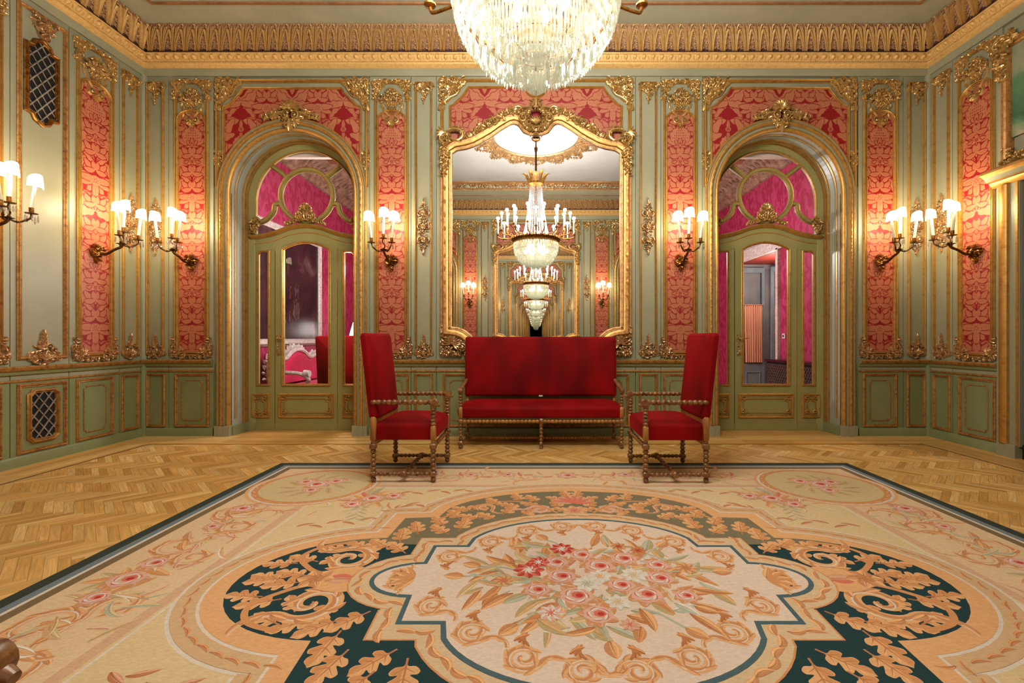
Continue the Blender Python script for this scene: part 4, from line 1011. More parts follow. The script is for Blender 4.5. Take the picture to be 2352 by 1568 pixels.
    tube(h, [(0, -0.0, 0.07), (0, -0.05, 0.07), (0.02, -0.06, 0.072), (0.07, -0.06, 0.07), (0.12, -0.058, 0.078)], [0.008, 0.009, 0.009, 0.008, 0.006], 8)
    h.build('door_handle', GOLDC, lf, (-0.355, -0.004, 1.11))
    return r
build_door('door_1', -DOOR_U)
build_door('door_2', DOOR_U)

# ---------------------------------------------------------------- crimson salon beyond the glazed doors
PINKWALL = pbr('magenta_damask_wall', rgb(158, 18, 72), rgb(178, 52, 96), scale=13, rough=0.6, contrast=(0.47, 0.53), detail=1.5, stretch=(1, 1, 0.6))
COVEB = pbr('brown_cove', rgb(170, 140, 120), rgb(110, 80, 60), scale=10, rough=0.7)
SILVER = pbr('silvered_wood', rgb(236, 228, 222), rgb(190, 178, 172), scale=24, rough=0.4, metal=0.1)
PINKV = pbr('crimson_upholstery', rgb(214, 10, 92), rgb(176, 4, 60), scale=3, rough=0.7, sheen=0.4)
S0, S1, SX, SZ = D+0.47, 11.2, 4.1, 4.42
m = MB(); m.add([(-SX,S0,0),(-SX,S1,0),(-SX,S1,SZ),(-SX,S0,SZ)], [(0,1,2,3)]); tag(m.build('wall_salon_west', PINKWALL, smooth=False), kind='structure')
m = MB(); RY0, RY1, RZ = 7.70, 9.25, 2.68
m.add([(SX,S0,0),(SX,RY0,0),(SX,RY0,SZ),(SX,S0,SZ)], [(0,1,2,3)]); m.add([(SX,RY1,0),(SX,S1,0),(SX,S1,SZ),(SX,RY1,SZ)], [(0,1,2,3)]); m.add([(SX,RY0,RZ),(SX,RY1,RZ),(SX,RY1,SZ),(SX,RY0,SZ)], [(0,1,2,3)])
we = tag(m.build('wall_salon_east', [PINKWALL], smooth=False), kind='structure')
m = MB()
for k, (a, b) in enumerate((((SX,RY0),(5.1,RY0)), ((5.1,RY0),(5.1,RY1)), ((5.1,RY1),(SX,RY1)))): m.add([(a[0],a[1],0),(b[0],b[1],0),(b[0],b[1],RZ),(a[0],a[1],RZ)], [(0,1,2,3)], 1 if k < 2 else 2)
m.add([(SX,RY0,RZ),(5.1,RY0,RZ),(5.1,RY1,RZ),(SX,RY1,RZ)], [(0,1,2,3)], 1)
tag(m.build('wall_recess', [PINKWALL, pbr('brick_red_reveal', rgb(150, 52, 44), rough=0.6), pbr('grey_reveal', rgb(158, 160, 166), rgb(130, 134, 144), scale=2, rough=0.5)], smooth=False), kind='structure')
m = MB()
for a, b, c, d in ((RY0-0.07, RY0, 0, RZ+0.02), (RY1, RY1+0.16, 0, RZ+0.02), (RY0-0.2, RY1+0.2, RZ, RZ+0.22)): m.box(SX-0.05, SX, a, b, c, d)
m.box(SX-0.1, SX, RY0-0.24, RY1+0.24, RZ+0.2, RZ+0.26); tag(m.build('trim_2', SILVER, None, smooth=False), kind='structure')
m = MB(); m.add([(-SX,S1,0),(SX,S1,0),(SX,S1,SZ),(-SX,S1,SZ)], [(0,1,2,3)]); tag(m.build('wall_salon_north', PINKWALL, smooth=False), kind='structure')
m = MB(); m.add([(-5.2,D,-0.002),(5.2,D,-0.002),(5.2,S1,-0.002),(-5.2,S1,-0.002)], [(0,1,2,3)]); tag(m.build('floor_salon', pbr('salon_boards', rgb(214,166,92), rgb(190,140,72), scale=5, rough=0.4), smooth=False), kind='structure')
m = MB(); m.box(-SX-0.1, SX+0.1, D+0.40, S1, SZ, SZ+0.05, 0)
for y in (6.9, 8.2, 9.5, 10.8): m.box(-SX, SX, y-0.09, y+0.09, SZ-0.07, SZ, 1)
for s in (-1, 1): m.box(*sorted((s*(SX-0.95), s*(SX-0.78))), S0, S1, SZ-0.05, SZ, 1)
for s in (-1, 1):
    pr = [(0.0, 4.0), (0.04, 4.01), (0.06, 4.05), (0.12, 4.1), (0.22, 4.24), (0.36, 4.34), (0.40, 4.40), (0.44, 4.42)]
    for a, b in zip(pr[:-1], pr[1:]): m.add([(s*(SX-a[0]),S0,a[1]),(s*(SX-a[0]),S1,a[1]),(s*(SX-b[0]),S1,b[1]),(s*(SX-b[0]),S0,b[1])], [(0,1,2,3)], 2)
    for k in range(40):
        y = S0+0.13*k; lathe(m, (s*(SX-0.10), y, 4.12), (s*(SX-0.28), y+0.05, 4.27), [(0,0.02),(0.5,0.045),(1,0.015)], 6, 2)
m.box(-SX, SX, D+0.40, D+0.47, ARCH_Z+0.6, SZ, 0)
tag(m.build('ceiling_salon', [pbr('salon_plaster', rgb(226,206,200), rough=0.8), pbr('salon_beam', rgb(150,100,74), rough=0.6), COVEB], smooth=False), kind='structure')
# old dark painting in a pale frame
pt, nt, out = new_mat('dark_oil_painting'); Lk = nt.links.new
pp = N(nt, 'ShaderNodeBsdfPrincipled'); pp.inputs['Roughness'].default_value = 0.25
tc = N(nt, 'ShaderNodeTexCoord'); n1 = N(nt, 'ShaderNodeTexNoise'); n1.inputs['Scale'].default_value = 1.9; n1.inputs['Detail'].default_value = 7; n1.inputs['Distortion'].default_value = 0.8; Lk(tc.outputs['Object'], n1.inputs['Vector'])
cr = N(nt, 'ShaderNodeValToRGB'); cr.color_ramp.elements[0].position = 0.40; cr.color_ramp.elements[0].color = rgb(22,16,26); cr.color_ramp.elements[1].position = 0.78; cr.color_ramp.elements[1].color = rgb(170,140,120)
e = cr.color_ramp.elements.new(0.58); e.color = rgb(60,36,40); e = cr.color_ramp.elements.new(0.68); e.color = rgb(92,70,72)
Lk(n1.outputs['Fac'], cr.inputs[0]); Lk(cr.outputs[0], pp.inputs['Base Color']); Lk(pp.outputs[0], out.inputs['Surface'])
r = tag(empty('oil_painting', (-SX, 7.5, 1.06), PI/2), 'large dark oil painting in a pale frame on the magenta wall behind the glass door', 'painting')
m = MB(); m.uvh([(-1.0,0.11,0.03),(1.0,0.11,0.03),(1.0,1.82,0.03),(-1.0,1.82,0.03)], [(0,1,2,3)]); Rf = random.Random(6); fl = [(Rf.uniform(-0.35, 0.45), Rf.uniform(0.4, 1.0), Rf.uniform(0.14, 0.26)) for _ in range(11)]
for i, (u, v, hh) in enumerate(fl):
    pts = [(u+hh*0.24*cos(a)*(0.7+0.3*sin(a*3+i)), v+hh*0.5*sin(a), 0.031+0.0003*i) for a in [2*PI*k/14 for k in range(14)]]; m.uvh(pts, [tuple(range(14))], 1+i % 3)
    pts = [(u+0.02*sin(i)+hh*0.1*cos(a), v+hh*0.6+hh*0.12*sin(a), 0.0312+0.0003*i) for a in [2*PI*k/10 for k in range(10)]]; m.uvh(pts, [tuple(range(10))], 1)
m.build('canvas', [pt, pbr('paint_ochre', rgb(112,82,64), rgb(36,24,26), scale=14, rough=0.3), pbr('paint_grey', rgb(100,88,92), rgb(36,28,36), scale=14, rough=0.3), pbr('paint_rust', rgb(110,48,36), rgb(40,22,24), scale=14, rough=0.3)], r, smooth=False)
m = MB(); sweep(m, rect(-1.05, 1.05, 0.06, 1.87), gprof(0.06, 0.07), True); m.build('frame', SILVER, r)
# carved settee in the salon
r = tag(empty('carved_sofa', (-SX+0.10, 7.52, 0), PI/2), 'rococo sofa with crimson upholstery and silvered carved frame below the dark painting', 'sofa')
m = MB(); cushion(m, 0.78, 0.30, 0.28, 0.44, 0.04, 0.05, 0.06, xf=lambda x, y, z: (x, y-0.38, z)); m.build('seat', PINKV, r)
topc = smoothpath([(-0.8,0.50),(-0.82,0.78),(-0.68,0.92),(-0.4,0.86),(-0.2,0.96),(0,1.0),(0.2,0.96),(0.4,0.86),(0.68,0.92),(0.82,0.78),(0.8,0.50)], 5)
m = MB(); m.uvh([(u*0.97, v-0.02, 0.06) for u, v in topc], [tuple(range(len(topc)))]); m.uvh([(u*0.9, 0.5+(v-0.52)*0.86, 0.10) for u, v in topc] + [(u*0.97, v-0.02, 0.06) for u, v in topc], [tuple(range(len(topc)))] + [(i, i+1, len(topc)+i+1, len(topc)+i) for i in range(len(topc)-1)]); m.build('backrest', PINKV, r)
m = MB(); tube(m, [(u, -0.07, v) for u, v in topc], 0.035, 8); trail(m, topc, 0.035, 0.09, 5, 0.03)
for k in range(len(m.v)): pass
for s in (-1, 1): tube(m, smoothpath([(s*0.8,-0.08,0.72),(s*0.84,-0.3,0.68),(s*0.86,-0.55,0.66),(s*0.84,-0.66,0.58),(s*0.80,-0.62,0.5),(s*0.8,-0.66,0.3)], 5), 0.03, 8); lathe(m, (s*0.84,-0.60,0.66), (s*0.84,-0.68,0.66), [(0,0.06),(1,0.05)], 10)
ap = smoothpath([(-0.8,0.30),(-0.5,0.24),(-0.3,0.2),(0,0.26),(0.3,0.2),(0.5,0.24),(0.8,0.30)], 5)
tube(m, [(u, -0.69, v) for u, v in ap], 0.03, 6)
mm = MB(); foliage(mm, [(-0.78,0.47),(-0.4,0.54),(0,0.48),(0.4,0.54),(0.78,0.47),(0.78,0.42),(-0.78,0.42)], 0, 0.05, 0.08, 1)
m.build('carved_frame', SILVER, r)
for sx in (-0.76, 0.76):
    for sy in (-0.66, -0.08):
        m = MB(); tube(m, smoothpath([(sx,sy,0.30),(sx*1.03,sy-0.03*(1 if sy<-0.3 else -1),0.18),(sx,sy,0.07),(sx*1.03,sy-0.02,0.0)], 4), [0.035]*5+[0.026]*4+[0.022]*4, 8); m.build('leg', SILVER, r)
# dark writing cabinet with a lamp
DK = pbr('dark_lacquer', rgb(60,30,34), rgb(40,20,24), scale=8, rough=0.25)
r = tag(empty('writing_cabinet', (-3.35, 9.15, 0)), 'dark lacquered cabinet carrying a table lamp, behind the glass door', 'cabinet')
m = MB(); m.box(-0.6,0.6,-0.22,0.22,0.12,1.02); m.build('carcass', DK, r, smooth=False)
m = MB(); m.box(-0.64,0.64,-0.26,0.26,1.02,1.06); m.build('top', DK, r, smooth=False)
for sx in (-0.3, 0.3):
    m = MB(); m.box(sx-0.27,sx+0.27,-0.235,-0.22,0.2,0.95); m.build('cabinet_door', pbr('red_lacquer', rgb(120,16,36), rough=0.25), r, smooth=False)
for sx in (-0.55, 0.55):
    for sy in (-0.18, 0.18):
        m = MB(); m.box(sx-0.03,sx+0.03,sy-0.03,sy+0.03,0,0.13); m.build('leg', DK, r, smooth=False)
r = tag(empty('table_lamp', (-3.56, 9.12, 1.06)), 'white table lamp glowing on the dark cabinet behind the glass door', 'lamp')
m = MB(); lathe(m, (0,0,0), (0,0,0.22), [(0,0.07),(0.1,0.07),(0.15,0.03),(0.5,0.05),(0.8,0.02),(1,0.015)], 14); m.build('base', BRASS, r)
m = MB(); lathe(m, (0,0,0.18), (0,0,0.44), [(0,0.17),(1,0.10)], 20, caps=False); m.build('lamp_shade', shade_mat('white_lit_shade', (1,0.92,0.86,1), 3.0), r)
# glazed leaf with gathered curtain, second curtain, radiator cover and light switch
BLUEP = pbr('blue_grey_paint', rgb(128,146,156), rgb(110,130,142), scale=4, rough=0.4)
CURT = pbr('peach_curtain', rgb(226,170,138), rgb(204,140,108), scale=4, rough=0.8, stretch=(14,1,0.3))
def glazed_leaf(x0, x1, y, label, curtain_label, fold_mat, grp):
    w = x1-x0; r = tag(empty('casement_door', ((x0+x1)/2, y, 0)), label, 'door leaf', grp)
    m = MB(); h = w/2
    for a, b, c, d in ((-h,-h+0.05,0,2.6),(h-0.05,h,0,2.6),(-h+0.05,h-0.05,0,0.68),(-h+0.05,h-0.05,2.5,2.6)): m.box(a,b,-0.02,0.02,c,d)
    sweep(m, rect(-h+0.1, h-0.1, 0.18, 0.5), gprof(0.015, 0.015), True, 0, 0.02); m.build('leaf_frame', BLUEP, r, smooth=False)
    g = MB(); g.add([(-h+0.05,0,0.68),(h-0.05,0,0.68),(h-0.05,0,2.5),(-h+0.05,0,2.5)], [(0,1,2,3)]); g.build('leaf_pane', GLASS, r, smooth=False)
    c = tag(empty('gathered_curtain', ((x0+x1)/2, y-0.05, 0.70)), curtain_label, 'curtain', 'peach curtains')
    m = MB(); n = 60; vs = []; rows = [0.0, 0.2, 0.6, 1.0, 1.12, 1.16]
    for z in rows:
        for i in range(n+1):
            t = i/n; vs.append((-h+0.06+(w-0.12)*t, 0.012*sin(t*2*PI*8+z*2)+0.006*sin(t*41+z), z))
    fs = [(j*(n+1)+i, j*(n+1)+i+1, (j+1)*(n+1)+i+1, (j+1)*(n+1)+i) for j in range(len(rows)-1) for i in range(n)]
    m.add(vs, fs); m.build('cloth', fold_mat, c)
    m = MB(); tube(m, [(-h+0.04,0,1.14),(h-0.04,0,1.14)], 0.006, 6); m.build('curtain_rod', BRASS, c)
glazed_leaf(4.13, 4.60, 9.17, 'blue-grey glazed door leaf standing in the red recess beyond the glass door', 'gathered peach curtain hung across the blue-grey glazed leaf', CURT, 'glazed leaves in the recess')
glazed_leaf(4.66, 4.98, 9.02, 'narrower glazed leaf beside the blue-grey one, deeper in the red recess', 'narrower peach curtain deeper in the red recess, beside the wider curtain', CURT, 'glazed leaves in the recess')
r = tag(empty('radiator_cover', (3.96, 6.95, 0), -PI/2), 'dark lattice radiator cover along the magenta wall beyond the glass door', 'radiator cover')
m = MB(); m.box(-0.66,0.66,-0.10,0.12,0,0.80); m.build('body', BLACK, r, smooth=False)
m = MB(); m.box(-0.68,0.68,-0.13,0.13,0.80,0.84); m.build('top', DK, r, smooth=False)
m = MB(); LT = pbr('dark_lattice', rgb(110,92,92), rough=0.4, metal=0.3)
for d in (-1, 1):
    for k in range(-30, 31):
        seg = [(u, v) for u, v in [(k*0.06+d*(v)*0.7, v) for v in [0.03+0.74*i/40 for i in range(41)]] if -0.64 < u < 0.64]
        if len(seg) > 2: sweep(m, [seg[0], seg[-1]], [(-0.006,0.0),(-0.006,0.006+0.002*d),(0.006,0.006+0.002*d),(0.006,0.0)], False, 0, 0.10)
m.build('lattice', LT, r)
r = tag(empty('light_switch', (SX-0.001, 7.52, 1.22), -PI/2), 'small white light switch on the magenta wall beside the curtained recess', 'switch')
m = MB(); m.ubox(-0.04,0.04,-0.04,0.04,0,0.01); m.build('plate', pbr('white_plastic', rgb(236,232,226), rough=0.4), r, smooth=False)
m = MB(); m.ubox(-0.015,0.015,-0.02,0.02,0.01,0.016); m.build('rocker', pbr('dark_plastic', rgb(40,36,40), rough=0.4), r, smooth=False)

# ---------------------------------------------------------------- doorway with painted overdoor on the other long wall
d3 = tag(empty('door_3', (W, 0, 0), -PI/2), kind='structure')      # own u = -Y
GREYD = pbr('slate_door_paint', rgb(108,112,116), rgb(92,98,104), scale=3, rough=0.42)
m = MB(); dc = -3.72; hw = 0.72
for s in (-1, 1):
    U = lambda a, b: tuple(sorted((dc+s*a, dc+s*b)))
    m.ubox(*U(hw, hw+0.22), 0.12, 2.72, 0, 0.05, 1); m.ubox(*U(hw+0.02, hw+0.20), 0, 0.13, 0, 0.075, 1)
    sweep(m, [(dc+s*(hw+0.14), 0.13), (dc+s*(hw+0.14), 2.72)], [(-0.045,0.045),(-0.04,0.075),(-0.015,0.09),(0.015,0.09),(0.04,0.075),(0.045,0.045)], False, 0)
    sweep(m, [(dc+s*(hw+0.02), 0.13), (dc+s*(hw+0.02), 2.72)], [(-0.018,0.04),(-0.01,0.06),(0.01,0.06),(0.018,0.04)], False, 0)
sweep(m, [(dc-hw-0.26, 2.80), (dc+hw+0.26, 2.80)], [(-0.08,0),(-0.08,0.05),(-0.05,0.08),(-0.03,0.09),(-0.02,0.12),(0.02,0.15),(0.05,0.19),(0.07,0.19),(0.09,0.16),(0.09,0)], False, [1,0,0,0,1,0,0,0,1])
m.build('door_casing', [GOLD, PAINT], d3)
for s in (-1, 1):
    m = MB(); a, b = sorted((dc, dc+s*hw)); m.ubox(a+0.003, b-0.003, 0.0, 2.70, 0.0, 0.02, 0)
    for z0, z1 in ((0.2, 0.9), (1.0, 2.55)): sweep(m, rect(a+0.1, b-0.1, z0, z1), gprof(0.02, 0.02), True, 0, 0.02)
    m.ubox(a+0.003, b-0.003, 0.0, 0.14, 0.02, 0.026, 1); lf = m.build('door_leaf', [GREYD, BLACK], d3)
    h = MB(); h.ubox(-0.018, 0.018, -0.1, 0.1, 0, 0.008); tube(h, [(0,-0.008,0.03),(0,-0.05,0.03),(0.05,-0.055,0.03)], 0.008, 8); h.build('door_handle', GOLDC, lf, (dc-0.60 if s < 0 else dc+0.06, -0.022, 1.22))
pt2, nt, out = new_mat('overdoor_mural'); Lk = nt.links.new
pp = N(nt, 'ShaderNodeBsdfPrincipled'); pp.inputs['Roughness'].default_value = 0.35
tc = N(nt, 'ShaderNodeTexCoord'); n1 = N(nt, 'ShaderNodeTexNoise'); n1.inputs['Scale'].default_value = 1.3; n1.inputs['Detail'].default_value = 5; n1.inputs['Distortion'].default_value = 1.0; Lk(tc.outputs['Object'], n1.inputs['Vector'])
cr = N(nt, 'ShaderNodeValToRGB'); cr.color_ramp.elements[0].position = 0.36; cr.color_ramp.elements[0].color = rgb(52,84,60); cr.color_ramp.elements[1].position = 0.7; cr.color_ramp.elements[1].color = rgb(196,84,60)
e = cr.color_ramp.elements.new(0.5); e.color = rgb(92,132,96); e = cr.color_ramp.elements.new(0.6); e.color = rgb(170,160,130)
Lk(n1.outputs['Fac'], cr.inputs[0]); Lk(cr.outputs[0], pp.inputs['Base Color']); Lk(pp.outputs[0], out.inputs['Surface'])
r = tag(empty('overdoor_painting', (W, 3.72, 2.93), -PI/2), 'green and red painting in a carved gilt frame above the slate-grey door', 'painting')
m = MB(); m.uvh([(-0.83,0.25,0.025),(0.83,0.25,0.025),(0.83,1.16,0.025),(-0.83,1.16,0.025)], [(0,1,2,3)]); m.build('canvas', pt2, r, smooth=False)
m = MB(); sweep(m, [(-0.86,0.03),(-0.50,0.06),(0,0.22),(0.50,0.06),(0.86,0.03)][::1], gprof(0.03,0.04)); sweep(m, [(0.86,0.05),(0.86,1.2),(-0.86,1.2),(-0.86,0.05)], [(-0.045,0),(-0.045,0.04),(-0.03,0.06),(-0.01,0.055),(0.0,0.065),(0.015,0.055),(0.03,0.06),(0.045,0.04),(0.045,0)]); m.build('frame', GOLDL, r)
for s in (-1, 1):
    m = MB(); foliage(m, [(-0.12,0.08),(0.1,0.1),(0.12,0.0),(0.02,-0.06),(0.02,-0.36),(-0.04,-0.36),(-0.09,-0.05)], 60, 0.04, 0.08, 83, 0.03, 0.03); scroll(m, 0.0, 0.0, 0.075, 0, 1.8, 1, 0.018, 0.04, 0.03)
    ob = m.build('carved_corner', GOLDC, r, (-s*0.86, -0.05, 1.2)); ob.scale = (s, 1, 1)
    m = MB(); foliage(m, [(-0.1,0.0),(0.2,0.0),(0.16,0.06),(0.03,0.08),(0.0,0.18),(-0.06,0.18)], 44, 0.03, 0.06, 85, 0.03, 0.02)
    ob = m.build('carved_foot', GOLDC, r, (-s*0.83, -0.02, 0.01)); ob.scale = (s, 1, 1)

# ---------------------------------------------------------------- armchairs and settee
def post(mb, x, y, segs, z0=0.0):
    for s in segs:
        if s[0] == 'b': beads(mb, (x, y, s[1]), (x, y, s[2]), s[3], s[4], 0)
        else:
            w, c = s[3], 0.25; z = s[1]; Z = s[2]
            pr = [(-w, -w*(1-c)), (-w*(1-c), -w), (w*(1-c), -w), (w, -w*(1-c)), (w, w*(1-c)), (w*(1-c), w), (-w*(1-c), w), (-w, w*(1-c))]
            e = min(0.012, (Z-z)*0.25); lv = [(z, 0.6), (z+e, 1), (Z-e, 1), (Z, 0.6)]; vs = [(x+px*k, y+py*k, zz) for zz, k in lv for px, py in pr]; n = 8
            fs = [(i*n+k, i*n+(k+1) % n, (i+1)*n+(k+1) % n, (i+1)*n+k) for i in range(3) for k in range(n)] + [tuple(range(n-1, -1, -1)), tuple(3*n+k for k in range(n))]
            mb.add(vs, fs, s[4] if len(s) > 4 else 0)
def make_armchair(loc, rot, label):
    """local +X is the way the chair faces"""
    r = tag(empty('armchair', loc, rot), label, 'armchair', 'red velvet armchairs with bobbin-turned frames')
    fx, bx, hy = 0.245, -0.245, 0.295
    for sy in (-1, 1):
        m = MB(); post(m, fx, sy*hy, [('b',0,0.04,0.022,1),('k',0.038,0.088,0.026),('b',0.088,0.265,0.024,5),('k',0.262,0.315,0.026),('b',0.312,0.335,0.02,1),('k',0.333,0.46,0.021,1)]); m.build('leg', [WOOD, WOODL], r)
        m = MB(); post(m, bx, sy*hy, [('b',0,0.04,0.022,1),('k',0.038,0.088,0.026),('b',0.088,0.265,0.024,5),('k',0.262,0.315,0.026),('b',0.312,0.335,0.02,1),('k',0.333,0.53,0.021,1)]); m.build('leg', [WOOD, WOODL], r)
        m = MB(); post(m, fx, sy*hy, [('b',0.458,0.605,0.023,5),('k',0.60,0.625,0.021)]); m.build('arm_support', [WOOD, WOODL], r)
        m = MB(); beads(m, (bx-0.02, sy*hy, 0.648), (fx+0.0, sy*hy, 0.648), 0.022, 12); lathe(m, (fx+0.01, sy*hy-0.026, 0.645), (fx+0.01, sy*hy+0.026, 0.645), [(0,0.016),(0.08,0.03),(0.5,0.034),(0.92,0.03),(1,0.016)], 14); lathe(m, (fx+0.03, sy*hy, 0.63), (fx+0.055, sy*hy, 0.622), [(0,0.02),(1,0.012)], 10); m.build('armrest', WOOD, r)
        m = MB(); beads(m, (bx, sy*hy, 0.063), (-0.02, sy*hy, 0.063), 0.018, 6); beads(m, (0.02, sy*hy, 0.063), (fx, sy*hy, 0.063), 0.018, 6); post(m, 0, sy*hy, [('k',0.038,0.088,0.025)]); m.build('stretcher', [WOOD, WOODL], r)
    m = MB(); twist(m, (0, -hy, 0.063), (0, hy, 0.063), 0.02, 9); m.build('cross_stretcher', WOOD, r)
    m = MB(); twist(m, (fx, -hy, 0.288), (fx, hy, 0.288), 0.02, 10); m.build('front_rail', WOOD, r)
    m = MB(); m.box(bx-0.01, bx+0.02, -hy+0.02, hy-0.02, 0.30, 0.53); m.build('back_rail', WOODL, r, smooth=False)
    m = MB(); cushion(m, 0.262, 0.283, 0.335, 0.475, 0.035, 0.05, 0.03); m.build('seat', VELVET, r)
    m = MB(); cushion(m, 0.355, 0.305, -0.03, 0.04, 0.03, 0.012, 0.035, xf=lambda x, y, z: (bx-0.005+z-(x+0.355)*0.11, y, 0.505+x+0.355)); m.build('backrest', VELVET, r)
    return r
RZT = 0.0115
chA = make_armchair((-1.083, 4.01, RZT), 0, 'red velvet armchair in front of the door to the room with the dark painting')
chB = copy_tree(chA); chB.location = (1.136, 3.99, RZT); chB.rotation_euler = (0, 0, PI); chB['label'] = 'red velvet armchair in front of the door to the room with peach curtains'
chC = copy_tree(chA); chC.location = (-1.138, 0.435, RZT); chC['label'] = 'armchair close to the lens, only its wooden arm knob showing over the rug'
chD = copy_tree(chA); chD.location = (-2.80, 6.72, 0); chD.rotation_euler = (0, 0, PI/2+0.05); chD['label'] = 'red velvet armchair seen from behind through the glass door, near the carved sofa'
def make_settee():
    r = tag(empty('settee', (0.056, 5.11, 0)), 'long red velvet settee with bobbin-turned legs below the big mirror', 'settee')
    fy, by, hx = -0.235, 0.24, 0.863
    for x in (-hx, 0, hx):
        m = MB()
        if x: post(m, x, fy, [('b',0,0.035,0.022,1),('k',0.033,0.085,0.024),('b',0.085,0.265,0.022,5),('k',0.26,0.32,0.025),('k',0.32,0.45,0.021,1)])
        else: post(m, x, fy, [('b',0,0.035,0.02,1),('k',0.033,0.075,0.021),('b',0.075,0.265,0.021,5),('k',0.26,0.325,0.024)])
        m.build('leg', [WOOD, WOODL], r)
        m = MB(); post(m, x, by, [('b',0,0.035,0.022,1),('k',0.033,0.085,0.022),('b',0.085,0.265,0.02,5),('k',0.26,0.52 if x else 0.325,0.02,1)]); m.build('leg', [WOOD, WOODL], r)
    for s in (-1, 1):
        m = MB(); post(m, s*hx, fy, [('b',0.448,0.61,0.022,5)]); m.build('arm_support', [WOOD, WOODL], r)
        m = MB(); beads(m, (s*hx, fy, 0.628), (s*hx, by-0.02, 0.70), 0.02, 11); lathe(m, (s*hx-0.026, fy-0.01, 0.622), (s*hx+0.026, fy-0.01, 0.622), [(0,0.016),(0.1,0.03),(0.9,0.03),(1,0.016)], 12); m.build('armrest', WOOD, r)
        m = MB(); tube(m, smoothpath([(s*hx,fy,0.06),(s*(hx-0.03),-0.1,0.075),(s*(hx-0.05),0.02,0.062),(s*(hx-0.03),0.12,0.075),(s*hx,by,0.06)], 4), 0.017, 8); m.build('side_stretcher', WOOD, r)
        a, b = sorted((s*0.02, s*(hx-0.02)))
        m = MB(); beads(m, (a, fy, 0.292), (b, fy, 0.292), 0.02, 20); m.build('front_rail', WOODL, r)
        m = MB(); beads(m, (s*(hx-0.06), 0.02, 0.062), (s*0.012, 0.02, 0.062), 0.017, 22); m.build('stretcher', WOODL, r)
    m = MB(); tube(m, [(0,fy,0.055),(0,by,0.055)], 0.015, 8); m.build('cross_stretcher', WOOD, r)
    m = MB(); cushion(m, 0.90, 0.235, 0.325, 0.455, 0.045, 0.045, 0.03, xf=lambda x, y, z: (x, y-0.005, z)); m.build('seat', VELVET, r)
    m = MB(); cushion(m, 0.345, 0.885, -0.03, 0.045, 0.03, 0.012, 0.02, xf=lambda x, y, z: (y, by-0.02-z+(x+0.345)*0.06, 0.51+x+0.345)); m.build('backrest', VELVET, r)
    m = MB(); m.box(-0.022, 0.022, by-0.085, by-0.079, 0.508, 0.524); m.build('tape', pbr('white_tape', rgb(236,224,220), rough=0.6), r, smooth=False)
make_settee()
